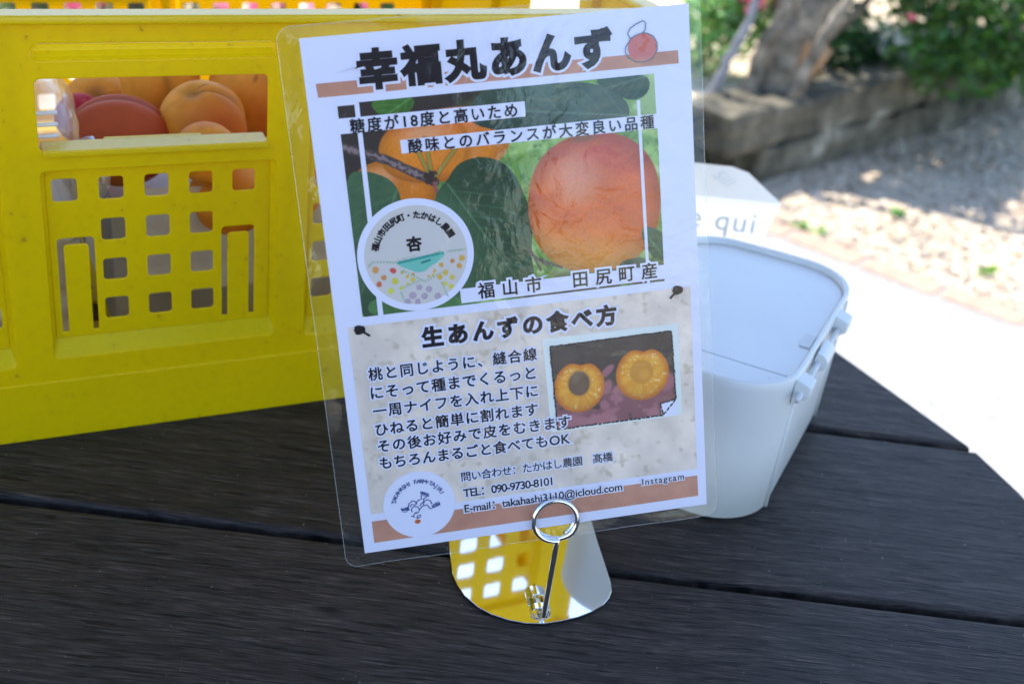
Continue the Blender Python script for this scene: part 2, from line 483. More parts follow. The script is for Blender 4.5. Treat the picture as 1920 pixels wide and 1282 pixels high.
# loose pebbles on the gravel
rng = np.random.RandomState(3)
pv, pf, pc = [], [], []
oct_v = np.array([(1,0,0),(0,1,0),(-1,0,0),(0,-1,0),(0,0,1),(0,0,-1)], float)
oct_f = [(0,1,4),(1,2,4),(2,3,4),(3,0,4),(1,0,5),(2,1,5),(3,2,5),(0,3,5)]
def edge_y(x):
    xs = [q[0] for q in EDGE]; ys = [q[1] for q in EDGE]
    return np.interp(x, xs, ys)
for k in range(14000):
    x = rng.uniform(-2.4, 3.4); y = edge_y(x) + 0.07 + rng.rand() ** 1.3 * 3.2
    s = rng.uniform(0.004, 0.011) * np.array([rng.uniform(.7, 1.4), rng.uniform(.7, 1.4), rng.uniform(.5, .9)])
    a = rng.rand() * 6.28; ca, sa = math.cos(a), math.sin(a)
    v = oct_v * s + rng.normal(0, 0.0015, (6, 3))
    v = np.stack([v[:, 0] * ca - v[:, 1] * sa + x, v[:, 0] * sa + v[:, 1] * ca + y, v[:, 2] + s[2] * 0.5], 1)
    n = len(pv); pv += v.tolist(); pf += [tuple(i + n for i in q) for q in oct_f]
    b_ = rng.choice([0.30, 0.42, 0.5, 0.58, 0.68]); t = rng.rand()
    pc += [(b_, b_ * (0.80 + .1 * t), b_ * (0.60 + .2 * t))] * 6
o = add("pebbles", pv, pf, M["pebble"], smooth=True, cols=pc); o["kind"] = "stuff"

# ------------------------------------------------------------------ round table of dark planks
table = tag(empty("garden_table", (-0.1, 0.75, 0)), "dark brown round-ended slatted table with wide weathered planks", "table")
def tab_half(y):
    """right-hand and left-hand end of the table top at depth y"""
    ys = [-0.10, 0.10, 0.30, 0.55, 0.70, 0.818, 0.881, 1.038, 1.101, 1.22, 1.321, 1.44, 1.52]
    xr = [0.12, 0.30, 0.41, 0.452, 0.445, 0.4165, 0.394, 0.301, 0.262, 0.15, 0.03, -0.14, -0.30]
    xl = [-0.72, -0.90, -1.02, -1.10, -1.10, -1.07, -1.05, -0.96, -0.92, -0.80, -0.70, -0.52, -0.40]
    return np.interp(y, ys, xl), np.interp(y, ys, xr)
GAP = 0.007
for k, y0 in enumerate([-0.0, 0.2205, 0.441, 0.6615, 0.882, 1.1025, 1.323]):
    ya, yb = y0 + GAP / 2, y0 + 0.2205 - GAP / 2
    ys = np.linspace(ya, yb, 5)
    if k == 4: ys = np.array([ya, 0.93, 0.985, 1.04, yb])
    la = [(tab_half(y)[0], y) for y in ys]; ra = [(tab_half(y)[1], y) for y in ys]
    out = ra + la[::-1]
    v, f = plate([out], 0.034, 0.0045, 3)
    v[:, 2] += TZ - 0.017
    v[:, 0] -= -0.1; v[:, 1] -= 0.75
    add("plank", v, f, M["wood"], table, smooth=False)
b = MB(); b.box((-0.75, -0.02, 0.64), (0.35, 0.05, 0.686)); b.build("cross_beam", M["wood"], table)
b = MB(); b.box((-0.03, -0.55, 0.60), (0.04, 0.62, 0.64)); b.build("cross_beam", M["wood"], table)
for sx, sy in ((-0.45, -0.4), (0.12, -0.4), (-0.45, 0.35), (0.12, 0.35)):
    b = MB(); b.box((sx - .035, sy - .035, 0), (sx + .035, sy + .035, 0.60)); b.build("leg", M["wood"], table)

# ------------------------------------------------------------------ yellow crate
CA = math.radians(28.04)
crate = tag(empty("produce_crate", (-0.35555, 0.71982, TZ), CA), "large yellow plastic harvest crate with square holes standing on the table", "crate")
S0, S1, DEP, HT = -0.266, 0.505, 0.475, 0.302
def crect(c, z, h=0.0161, r=0.0023):
    return rrect(c - h / 2, c + h / 2, z - h / 2, z + h / 2, r, 3)
def uslot(x0, x1):
    f0, f1 = x0 + 0.0041, x1 - 0.0038
    def arc(cx, cy, r, a0, a1, n=3): return [(cx + r * math.cos(math.radians(a0 + (a1 - a0) * k / n)), cy + r * math.sin(math.radians(a0 + (a1 - a0) * k / n))) for k in range(n + 1)]
    r = 0.0028; zt = 0.1539; zf = 0.1490; zb = 0.0823
    return [(x0, zb), (f0, zb)] + arc(f0 + r, zf - r, r, 180, 90) + arc(f1 - r, zf - r, r, 90, 0) + [(f1, zb), (x1, zb)] + arc(x1 - r, zt - r, r, 0, 90) + arc(x0 + r, zt - r, r, 90, 180)

ROWS = (0.189, 0.1586, 0.1282, 0.0980)
def panel_A(m=lambda s: s):
    h = [crect(m(0.0566 + 0.03017 * k), ROWS[0]) for k in range(5)]
    for z in ROWS[1:]:
        h += [crect(m(0.0868 + 0.03017 * k), z) for k in range(3)]
    us = [uslot(0.0493, 0.0737), uslot(0.1613, 0.1851)]
    h += [[(m(x), z) for x, z in u] for u in us]
    return h
def panel_B(s0):
    return [crect(s0 + 0.03017 * k, z) for k in range(8) for z in ROWS + (0.2192, 0.2494)]

PA = (0.0415, 0.1992, 0.0650, 0.2050)
PB = (0.2225, 0.4610, 0.0610, 0.2680)
PB2 = (0.239 - 0.4610, 0.239 - 0.2225, 0.0610, 0.2680)
def ins(p): return (p[0] + 0.003, p[1] - 0.003, p[2] + 0.0125, p[3] - 0.0012)

def long_wall(name, flip):
    """front or back wall with its recessed panels; local axes s, t, z"""
    def tr(v):      # (x, y, depth) -> crate axes
        out = []
        for x, y, d in v:
            out.append(((0.239 - x), DEP - d, y) if flip else (x, d, y))
        return out
    mb = MB()
    WIN = rrect(0.0422, 0.1925, 0.2185, 0.2670, 0.004, 4)
    TRO = rrect(0.0415, 0.1990, 0.2785, 0.2895, 0.0045, 5)
    holes = [rrect(*PA, 0.004, 4), rrect(*PB, 0.004, 4), rrect(*PB2, 0.004, 4), WIN, TRO]
    outer = [(S0, 0.0462), (S1, 0.0462), (S1, HT), (S0, HT)]
    v, f = plate([outer] + holes, 0.003, 0.0009, 2)
    v[:, 2] = v[:, 2] + 0.0030; mb.put(tr(v), f)
    v, f = plate([[(S0, 0.0), (S1, 0.0), (S1, 0.0475), (S0, 0.0475)]], 0.004, 0.0013, 2)      # skirt
    v[:, 2] += 0.0020; mb.put(tr(v), f)
    for P, hol in ((PA, panel_A()), (PB, panel_B(0.2370)), (PB2, panel_B(0.239 - 0.2370 - 7 * 0.03017))):
        q = ins(P); D = 0.0085
        v, f = plate([rrect(*q, 0.002, 4)] + hol, 0.0020, 0.0007, 2)
        v[:, 2] = v[:, 2] + D; mb.put(tr(v), f)
        a = rrect(*P, 0.004, 4); c = rrect(*q, 0.002, 4); n = len(a)
        mid = [((x0 * .5 + x1 * .5), (y0 * .5 + y1 * .5)) for (x0, y0), (x1, y1) in zip(a, c)]
        rings = [[(x, y, 0.0022) for x, y in a], [(x, y, 0.0052) for x, y in mid], [(x, y, 0.0080) for x, y in c]]
        vv = [p for r_ in rings for p in r_]
        ff = [(i * n + k, i * n + (k + 1) % n, (i + 1) * n + (k + 1) % n, (i + 1) * n + k) for i in range(2) for k in range(n)]
        mb.put(tr(vv), ff)
    # hand-hold trough: a long rounded channel
    prof = [(0.2893, 0.0022), (0.2892, 0.0060), (0.2884, 0.0082), (0.2862, 0.0090), (0.2835, 0.0080), (0.2805, 0.0050), (0.2786, 0.0022)]
    vv = []; 
    for x, e in ((0.0417, 0.15), (0.0425, 0.7), (0.0445, 1.0), (0.196, 1.0), (0.198, 0.7), (0.1988, 0.15)):
        vv += [(x, z, 0.0022 + (d - 0.0022) * e) for z, d in prof]
    n = len(prof)
    ff = [(i * n + k, i * n + k + 1, (i + 1) * n + k + 1, (i + 1) * n + k) for i in range(5) for k in range(n - 1)]
    mb.put(tr(vv), ff)
    # ribs either side of the panels, on the inside
    for x in (0.0280, 0.2105, S0 + 0.012, S1 - 0.014):
        w = 0.003
        mb.put(tr([(x - w, 0.05, 0.0046), (x + w, 0.05, 0.0046), (x + w, 0.30, 0.0046), (x - w, 0.30, 0.0046),
                   (x - w, 0.05, 0.016), (x + w, 0.05, 0.016), (x + w, 0.30, 0.016), (x - w, 0.30, 0.016)]),
               [(0,3,2,1),(4,5,6,7),(0,1,5,4),(1,2,6,5),(2,3,7,6),(3,0,4,7)])
    ob = mb.build(name, M["yellow"], crate)
    # sill of the hand window: thick lip
    lip = MB()
    def lipbox(x0, x1, z0, z1, d0, d1):
        lip.put(tr([(x0,z0,d0),(x1,z0,d0),(x1,z0,d1),(x0,z0,d1),(x0,z1,d0),(x1,z1,d0),(x1,z1+0.0008,d1),(x0,z1+0.0008,d1)]),
                [(0,1,2,3),(4,7,6,5),(0,4,5,1),(1,5,6,2),(2,6,7,3),(3,7,4,0)])
    lipbox(0.0442, 0.1930, 0.2150, 0.2196, -0.0008, 0.0180)
    lipbox(0.0850, 0.1500, 0.2160, 0.2202, 0.0150, 0.0205)
    l = bev(lip.build("window_sill", M["yellow_worn"], crate), 0.0009, 2)
    return ob
long_wall("front_wall", False)
long_wall("back_wall", True)

def side_wall(flip):
    def tr(v):
        return [((S0 + d if flip else S1 - d), x, y) for x, y, d in v]
    mb = MB()
    x0, x1 = 0.0052, DEP - 0.0052
    c = 0.1825
    holes = [rrect(c - 0.048, c + 0.048, 0.2250, 0.2870, 0.005, 4)]
    holes += [crect(c - 0.0604 + 0.0302 * k, z) for k in range(5) for z in ROWS]
    holes += [uslot(0.330, 0.3544), crect(0.30, ROWS[0]), crect(0.39, ROWS[0]), crect(0.42, ROWS[0])]
    holes += [crect(0.30 + .03 * k, z) for k in (3, 4) for z in ROWS[1:]] + [crect(0.045 + .03 * k, z) for k in (0, 1) for z in ROWS]
    v, f = plate([[(x0, 0.0), (x1, 0.0), (x1, HT), (x0, HT)]] + holes, 0.003, 0.0009, 2)
    v[:, 2] += 0.0040; mb.put(tr(v), f)
    for x in (0.10, 0.27, 0.295, 0.44):
        mb.put(tr([(x - .003, 0.05, 0.0057), (x + .003, 0.05, 0.0057), (x + .003, 0.22 if x == .27 else 0.30, 0.0057), (x - .003, 0.22 if x == .27 else 0.30, 0.0057),
                   (x - .003, 0.05, 0.014), (x + .003, 0.05, 0.014), (x + .003, 0.22 if x == .27 else 0.30, 0.014), (x - .003, 0.22 if x == .27 else 0.30, 0.014)]),
               [(0,3,2,1),(4,5,6,7),(0,1,5,4),(1,2,6,5),(2,3,7,6),(3,0,4,7)])
    return mb.build("side_wall", M["yellow"], crate)
side_wall(False); side_wall(True)
# floor: perforated sheet
fh = [rrect(S0 + .035 + .048 * i, S0 + .035 + .048 * i + 0.030, 0.03 + .055 * j, 0.03 + .055 * j + 0.036, 0.004, 2) for i in range(15) for j in range(8)]
v, f = plate([rrect(S0 + .007, S1 - .007, 0.0055, DEP - 0.0055, 0.002, 1)] + fh, 0.003, 0.0006, 1)
v[:, 2] += 0.046
add("floor", v, f, M["yellow"], crate)
# rolled top rim
v, f = plate([rrect(S0 - 0.004, S1 + 0.004, -0.0045, DEP + 0.0045, 0.010, 5), rrect(S0 + 0.014, S1 - 0.014, 0.0145, DEP - 0.0145, 0.006, 5)], 0.0060, 0.0022, 3)
v[:, 2] += 0.3055
add("rim", v, f, M["yellow_worn"], crate, smooth=False)

# ------------------------------------------------------------------ crate contents
CM = Matrix.Translation((-0.35555, 0.71982, TZ)) @ Matrix.Rotation(CA, 4, 'Z')
def cpos(s, t, z): return CM @ Vector((s, t, z))

def fruit_mesh(seed, squash=(1, 1, 1.05), blush=0.0):
    nu, nv = 40, 26
    rr = np.random.RandomState(seed)
    verts, cols = [], []
    for j in range(nv + 1):
        th = math.pi * j / nv
        for i in range(nu):
            ph = 2 * math.pi * i / nu
            d = ph if ph < math.pi else 2 * math.pi - ph
            st_ = max(0.0, math.sin(th)); gro = 1 - 0.10 * math.exp(-(d / 0.13) ** 2) * st_ ** 0.6 + 0.018 * math.exp(-((d - 0.42) / 0.25) ** 2) * math.sin(th)
            top = 1 - 0.14 * math.exp(-(th / 0.25) ** 2) + 0.03 * math.exp(-((math.pi - th) / 0.2) ** 2)
            r = gro * top
            verts.append((r * math.sin(th) * math.cos(ph) * squash[0], r * math.sin(th) * math.sin(ph) * squash[1], r * math.cos(th) * squash[2]))
    V = np.array(verts, float)
    bd = rr.normal(size=3); bd /= np.linalg.norm(bd)
    t = V @ bd * 0.5 + 0.5 + 0.35 * (noise2(V[:, 0] + 5 + V[:, 2], V[:, 1] + 7, 1.6, seed) - .5)
    t = np.clip((t - 0.66 + blush) / 0.5, 0, 1)[:, None]
    c = (1 - t) * np.array([0.86, 0.325, 0.030]) + t * np.array([0.52, 0.085, 0.020])
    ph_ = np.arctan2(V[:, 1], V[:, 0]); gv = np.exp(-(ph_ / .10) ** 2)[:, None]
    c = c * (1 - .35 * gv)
    c = c * (0.86 + .28 * noise2(V[:, 0] * 2 + V[:, 2] + 9, V[:, 1] * 2 + 4, 3.0, seed + 5, 4))[:, None]
    sp = noise2(V[:, 0] * 1.0 + V[:, 2] * .6 + 3, V[:, 1] + 5, 26, seed + 2, 2)
    c = np.where((sp > 0.865)[:, None], c * np.array([0.45, 0.35, 0.5]), c)
    dim = np.exp(-((V[:, 2] - squash[2] * .86) / 0.06) ** 2)[:, None] * (np.hypot(V[:, 0], V[:, 1]) < .3)[:, None]
    c = c * (1 - 0.6 * dim) + 0.6 * dim * np.array([0.14, 0.07, 0.03])
    f = [(j * nu + i, j * nu + (i + 1) % nu, (j + 1) * nu + (i + 1) % nu, (j + 1) * nu + i)[::-1] for j in range(nv) for i in range(nu)]
    return V, f, c

def apricot(s, t, z, r, seed, rot, label, squash=(1.02, 0.94, 1.06), blush=0.0):
    V, f, c = fruit_mesh(seed, squash, blush)
    o = add("apricot", V * r, f, M["fruit"], None, True, c)
    o.location = cpos(s, t, z); o.rotation_euler = rot
    tag(o, label, "apricot", "apricots in the yellow crate")
    return o
R_ = math.radians
apricot(0.108, 0.105, 0.186, 0.0325, 11, (R_(80), R_(-90), R_(-62)), "dark reddish apricot lying on its side with its crease up in the crate window", (1.06, 0.92, 1.20), 0.75)
apricot(0.170, 0.105, 0.197, 0.0325, 12, (R_(24), R_(-14), R_(15)), "biggest orange apricot in the middle of the crate window, dimple up")
apricot(0.152, 0.178, 0.209, 0.0330, 13, (R_(8), R_(6), R_(-60)), "tall apricot standing behind the middle one, its top cut by the window edge", (1.0, .95, 1.22))
apricot(0.222, 0.155, 0.204, 0.0365, 14, (R_(20), R_(16), R_(-30)), "shaded brown-orange apricot at the right end of the crate window", (1.0, 1.0, 1.12))
apricot(0.160, 0.047, 0.1955, 0.0225, 15, (R_(40), R_(70), R_(30)), "small pale apricot half peeping over the crate window sill")
apricot(0.181, 0.066, 0.152, 0.030, 16, (R_(90), 0, R_(20)), "apricot seen through the fourth hole of the top row of the crate")
apricot(0.232, 0.083, 0.150, 0.032, 17, (R_(80), 0, R_(120)), "apricot filling the right-hand hole of the top row of the crate")
apricot(0.275, 0.12, 0.16, 0.033, 18, (R_(30), R_(20), R_(70)), "apricot at the right end of the carton, seen past the left edge of the notice")
apricot(0.115, 0.240, 0.165, 0.033, 19, (R_(50), 0, R_(10)), "apricot at the back of the carton behind the reddish one")
apricot(0.245, 0.23, 0.18, 0.034, 21, (R_(10), R_(30), R_(100)), "apricot deep in the crate behind the shaded one")
# red one
V, f, c = fruit_mesh(31); o = add("plum", V * 0.019, f, M["fruit"], None, True, np.tile([0.50, 0.02, 0.03], (len(V), 1)))
o.location = cpos(0.090, 0.19, 0.176); o.rotation_euler = (0.5, 0.2, 1.0)
tag(o, "crimson red fruit between the clear pack and the reddish apricot", "fruit")

# grey carton that holds the fruit
carton = tag(empty("fruit_carton", cpos(0.19, 0.185, 0.0475), CA), "open grey paper-lined carton of apricots inside the yellow crate", "carton")
cb = MB()
hw, hd, hh = 0.097, 0.125, 0.105
cb.box((-hw, -hd, 0.0), (hw, hd, 0.003))
cb.box((-hw, -hd, 0.003), (hw, -hd + .003, hh)); cb.box((-hw, hd - .003, 0.003), (hw, hd, hh))
cb.box((-hw, -hd + .003, 0.003), (-hw + .003, hd - .003, hh)); cb.box((hw - .003, -hd + .003, 0.003), (hw, hd - .003, hh))
cb.build("carton_body", M["carton"], carton)
# crumpled lining sheet heaping up inside and over the front edge
nx, ny = 26, 20
X, Y = np.meshgrid(np.linspace(-hw + .006, hw - .006, nx), np.linspace(-hd + .006, hd - .006, ny))
Z = 0.085 + 0.016 * (noise2(X + 1, Y + 1, 22, 5, 3) - 0.5)
vv = np.stack([X.ravel(), Y.ravel(), Z.ravel()], 1)
ff = [(j * nx + i, j * nx + i + 1, (j + 1) * nx + i + 1, (j + 1) * nx + i) for j in range(ny - 1) for i in range(nx - 1)]
add("lining_sheet", vv, ff, M["bagpaper"], carton, True)
X, Z = np.meshgrid(np.linspace(-hw + .01, hw - .03, 26), np.linspace(0.035, 0.120, 16))
Y = -hd - 0.0045 + 0.0055 * (noise2(X + 1, Z + 1, 34, 8, 3) - 0.45) - 0.002
vv = np.stack([X.ravel(), Y.ravel(), Z.ravel()], 1)
ff = [(j * 26 + i, j * 26 + i + 1, (j + 1) * 26 + i + 1, (j + 1) * 26 + i) for j in range(15) for i in range(25)]
add("plastic_wrap", vv, ff, M["milky"], carton, True)

# clear plastic clamshell pack at the left
pack = tag(empty("clear_fruit_pack", cpos(0.022, 0.085, 0.0475), CA), "clear ribbed plastic fruit pack at the left end of the crate window", "plastic pack")
def dome(sx, sy, z0, z1, nr, rib, mat, name, crk=0.05):
    rings = []; nseg = 44; nz = 34
    for j in range(nz + 1):
        u = j / nz
        z = z0 + (z1 - z0) * u
        k = 1.0 if u < 0.70 else math.cos((u - 0.70) / 0.30 * math.pi / 2 * 0.93) ** 0.62
        k *= 1 + rib * math.sin(u * nr * 2 * math.pi) * (1 if u < .85 else .3)
        for i in range(nseg):
            a = 2 * math.pi * i / nseg
            ca, sa = math.cos(a), math.sin(a)
            e = (abs(ca) ** 4 + abs(sa) ** 4) ** -0.25
            e *= 1 + crk * (math.sin(5 * a + 9 * u) * .5 + math.sin(11 * a - 23 * u) * .3 + math.sin(17 * a + 41 * u) * .2)
            rings.append((sx * k * ca * e, sy * k * sa * e, z))
    f = [(j * nseg + i, j * nseg + (i + 1) % nseg, (j + 1) * nseg + (i + 1) % nseg, (j + 1) * nseg + i) for j in range(nz) for i in range(nseg)]
    f.append(tuple(nz * nseg + i for i in range(nseg)))
    return add(name, rings, f, mat, pack, True)
dome(0.053, 0.062, 0.062, 0.216, 17, 0.05, M["clear"], "lid")
dome(0.047, 0.060, 0.0, 0.150, 8, 0.03, M["milky"], "tray")
for zr in (0.158, 0.166, 0.174, 0.182, 0.190):
    b = MB(); P = []
    for k in range(25):
        a = math.radians(-140 + 84 * k / 24); ca, sa = math.cos(a), math.sin(a); e = (abs(ca) ** 4 + abs(sa) ** 4) ** -0.25
        P.append((0.054 * ca * e, 0.063 * sa * e, zr + 0.001 * math.sin(3 * a)))
    b.tube(P, 0.0016, 6); b.build("lid_rib", M["milky"], pack, True)
b = MB(); b.tube([(0.056, -0.045, 0.12), (0.062, -0.055, 0.135), (0.064, -0.05, 0.150), (0.058, -0.035, 0.158), (0.05, -0.02, 0.15)], 0.0055, 10)
b.build("lid_tab", M["clear"], pack, True)
V, f, c = fruit_mesh(41)
for q, (s, t, z) in enumerate(((0.012, 0.07, 0.145), (0.035, 0.12, 0.145))):
    o = add("apricot", V * 0.029, f, M["fruit"], None, True, c); o.location = cpos(s, t, z); o.rotation_euler = (1, q, 2)
    tag(o, ["apricot inside the clear pack, nearer the crate front", "apricot inside the clear pack, at its back corner"][q], "apricot", "apricots in the yellow crate")

# ------------------------------------------------------------------ laminated sign
sign = bpy.data.objects.new("info_sign", None); sign.empty_display_size = 0.05
COL.objects.link(sign)
Su = Vector((0.96232, 0.22578, 0.15153)); Sv = Vector((0.19444, -0.18182, -0.96392)); Sn = Su.cross(-Sv)
TL = Vector((-0.12915, 0.63076, 1.06410))
smw = Matrix.Identity(4)
base = TL + Su * 0.105 + Sv * 0.297
for i in range(3):
    smw[i][0], smw[i][1], smw[i][2], smw[i][3] = Su[i], -Sv[i], Sn[i], base[i]
sign.matrix_world = smw
tag(sign, "laminated white farm notice about apricots tilted in a wire clip", "sign")

def curl(mx, my):
    """slight bow of the sheet, mm"""
    u = mx / 210.0; w = my / 297.0
    return 0.0
def SP(mx, my, z): return ((mx - 105) / 1000.0, (297 - my) / 1000.0, z / 1000.0)
def spoly(name, pts, z, mat):
    return add(name, [SP(x, y, z) for x, y in pts], [tuple(range(len(pts)))[::-1]], mat, sign)
def disc(cx, cy, rx, ry=None, n=64):
    ry = ry or rx
    return [(cx + rx * math.cos(2 * math.pi * k / n), cy + ry * math.sin(2 * math.pi * k / n)) for k in range(n)]
class Ink:
    """strokes and shapes of one printed thing, in sign millimetres"""
    def __init__(s): s.v = []; s.f = []
    def stroke(s, pts, w, z):
        pts = [Vector((p[0], p[1])) for p in pts]
        n0 = len(s.v)
        for i, p in enumerate(pts):
            t = pts[min(i + 1, len(pts) - 1)] - pts[max(i - 1, 0)]
            t = t.normalized() if t.length > 1e-9 else Vector((1, 0))
            nn = Vector((-t.y, t.x)) * w / 2
            s.v += [SP(*(p + nn), z), SP(*(p - nn), z)]
        for i in range(len(pts) - 1):
            k = n0 + 2 * i; s.f.append((k, k + 1, k + 3, k + 2))
    def poly(s, pts, z):
        n0 = len(s.v); s.v += [SP(x, y, z) for x, y in pts]; s.f.append(tuple(n0 + i for i in range(len(pts)))[::-1])
    def build(s, name, mat): return add(name, s.v, s.f, mat, sign)

def tmesh(body, size=1.0, bold=0.0, space=1.0, shear=0.0):
    cu = bpy.data.curves.new("tmp", 'FONT')
    cu.body = body; cu.size = size; cu.bevel_depth = bold; cu.bevel_resolution = 0; cu.resolution_u = 4
    cu.space_character = space; cu.shear = shear
    v, f = curve_mesh(cu)
    return v, f

def tline(body, x0, x1, yc, h, bold=0.03, halo=0.0, z=0.45, mat="ink", name="lettering", hz=0.30):
    """one line of writing fitted between x0 and x1 (mm), glyph height h, centred on yc"""
    v0, _ = tmesh(body, 1.0, bold)
    hh = v0[:, 1].max() - v0[:, 1].min(); sc = h / hh
    w0 = (v0[:, 0].max() - v0[:, 0].min()) * sc
    v1, _ = tmesh(body, 1.0, bold, 1.3)
    w1 = (v1[:, 0].max() - v1[:, 0].min()) * sc
    sp = 1 + 0.3 * ((x1 - x0) - w0) / max(w1 - w0, 1e-6)
    sx = 1.0
    if sp < 0.85:
        sp = 0.85
    v, f = tmesh(body, 1.0, bold, sp)
    w = (v[:, 0].max() - v[:, 0].min()) * sc
    sx = (x1 - x0) / w
    mx, mn = v[:, 1].max(), v[:, 1].min(); xm = v[:, 0].min()
    def place(v, zz, b):
        out = []
        for x, y, zc in v:
            out.append(SP(x0 + (x - xm) * sc * sx, yc - (y - (mx + mn) / 2) * sc, zz + (zc / b * 0.035 if b else 0)))
        return out
    o = add(name, place(v, z, bold), f, M[mat], sign)
    if halo:
        b2 = bold + halo / sc
        v2, f2 = tmesh(body, 1.0, b2, sp)
        add("white_outline", place(v2, hz, b2), f2, M["white_print"], sign)
    return o

def tarc(body, cx, cy, r, a0, a1, h, bold, mat="ink", z=0.45):
    """letters along an arc, angles in degrees clockwise from straight up"""
    V, F = [], []
    n = len(body)
    for k, ch in enumerate(body):
        if ch == " ": continue
        a = math.radians(a0 + (a1 - a0) * k / (n - 1))
        v, f = tmesh(ch, 1.0, bold)
        if not len(v): continue
        c = (v[:, 0].max() + v[:, 0].min()) / 2
        n0 = len(V)
        for x, y, zc in v:
            lx = (x - c) * h; ly = (y - 0.36) * h
            V.append(SP(cx + math.sin(a) * (r + ly) + math.cos(a) * lx, cy - math.cos(a) * (r + ly) + math.sin(a) * lx, z + zc / bold * 0.03))
        F += [tuple(i + n0 for i in q) for q in f]
    return add("lettering", V, F, M[mat], sign)

def inpoly(X, Y, P):
    r = np.zeros(X.shape, bool); n = len(P); j = n - 1
    for i in range(n):
        xi, yi = P[i]; xj, yj = P[j]
        c = ((yi > Y) != (yj > Y)) & (X < (xj - xi) * (Y - yi) / (yj - yi + 1e-12) + xi)
        r ^= c; j = i
    return r
def smoothpoly(P, it=3):
    for _ in range(it):
        Q = []
        for i in range(len(P)):
            a, b = P[i], P[(i + 1) % len(P)]
            Q += [(a[0] * .75 + b[0] * .25, a[1] * .75 + b[1] * .25), (a[0] * .25 + b[0] * .75, a[1] * .25 + b[1] * .75)]
        P = Q
    return P
def segd(X, Y, a, b):
    ax, ay = a; bx, by = b; dx, dy = bx - ax, by - ay
    t = np.clip(((X - ax) * dx + (Y - ay) * dy) / (dx * dx + dy * dy), 0, 1)
    return np.hypot(X - ax - t * dx, Y - ay - t * dy), t
def blend(C, m, col):
    m = np.clip(m, 0, 1)[..., None]
    return C * (1 - m) + m * np.asarray(col, float)
def sm(x, a, b):
    t = np.clip((x - a) / (b - a), 0, 1); return t * t * (3 - 2 * t)

def print_grid(name, X, Y, C, z):
    ny, nx = X.shape
    v = np.stack([(X.ravel() - 105) / 1000, (297 - Y.ravel()) / 1000, np.full(X.size, z / 1000)], 1)
    idx = np.arange(X.size).reshape(ny, nx)
    f = np.stack([idx[:-1, :-1].ravel(), idx[1:, :-1].ravel(), idx[1:, 1:].ravel(), idx[:-1, 1:].ravel()], 1)
    return add(name, v, f.tolist(), M["vprint"], sign, False, np.clip(C, 0.004, 0.95).reshape(-1, 3))

# paper sheet (a thin card) and the clear laminate
v, f = plate([[(0 - .105, 0.297), (.105, 0.297), (.105, 0.0), (-.105, 0.0)]], 0.0003, 0.00004, 0)
v[:, 2] -= 0.00016
add("paper", v, f, M["paper"], sign)
FR = rrect(-0.1165, 0.1110, -0.0070, 0.3035, 0.0075, 6)
NX, NY = 60, 80
def filmz(x, y):        # ripple in the free margins only
    ex = max(0, -0.1055 - x, x - 0.1055) / 0.0105; ey = max(0, -y, y - 0.2975) / 0.007
    k = min(1, max(ex, ey))
    return 0.00085 + k * 0.0009 * math.sin(y * 75 + 1.0) + k * 0.0006 * math.sin(x * 90)
# film as a fan of rings so its outline stays clean
fr = rrect(-0.1165, 0.1110, -0.0070, 0.3035, 0.0075, 6)
def densify(P, st=0.006):
    Q = []
    for a, b_ in zip(P, P[1:] + P[:1]):
        n = max(1, int(math.hypot(b_[0] - a[0], b_[1] - a[1]) / st))
        Q += [(a[0] + (b_[0] - a[0]) * k / n, a[1] + (b_[1] - a[1]) * k / n) for k in range(n)]
    return Q
fr = densify(fr)
inner = [(min(max(x, -0.1052), 0.1052), min(max(y, -0.0002), 0.2972)) for x, y in fr]
rings = []
for e in (0.0, 0.25, 0.5, 0.75, 1.0):
    rings.append([(a[0] * (1 - e) + c[0] * e, a[1] * (1 - e) + c[1] * e) for a, c in zip(inner, fr)])
vv = [(x, y, filmz(x, y)) for r_ in rings for x, y in r_]; n = len(fr)
ff = [(i * n + k, i * n + (k + 1) % n, (i + 1) * n + (k + 1) % n, (i + 1) * n + k) for i in range(4) for k in range(n)]
ctr = [(x * 0.985, 0.1485 + (y - 0.1485) * 0.99) for x, y in inner]
vv += [(x, y, 0.00085) for x, y in ctr]
ff += [(5 * n + k, 5 * n + (k + 1) % n, k, ) [:2] + ((k + 1) % n, k) for k in range(n)]
ff.append(tuple(5 * n + k for k in range(n)))
fo_ = add("laminate_film", vv, ff, M["film"], sign, True)
for p_ in fo_.data.polygons[-n - 1:]: p_.use_smooth = False
b = MB(); b.tube([(x, y, filmz(x, y)) for x, y in fr], 0.00020, 5, True)
b.build("film_edge", M["film_edge"], sign, True)

# title
spoly("title_band", [(5.6, 23.8), (203.0, 24.1), (203.2, 31.2), (6.0, 31.1)], 0.10, M["orange"])
tline("幸福丸あんず", 26.6, 166.8, 19.0, 22.6, 0.054, 1.3)
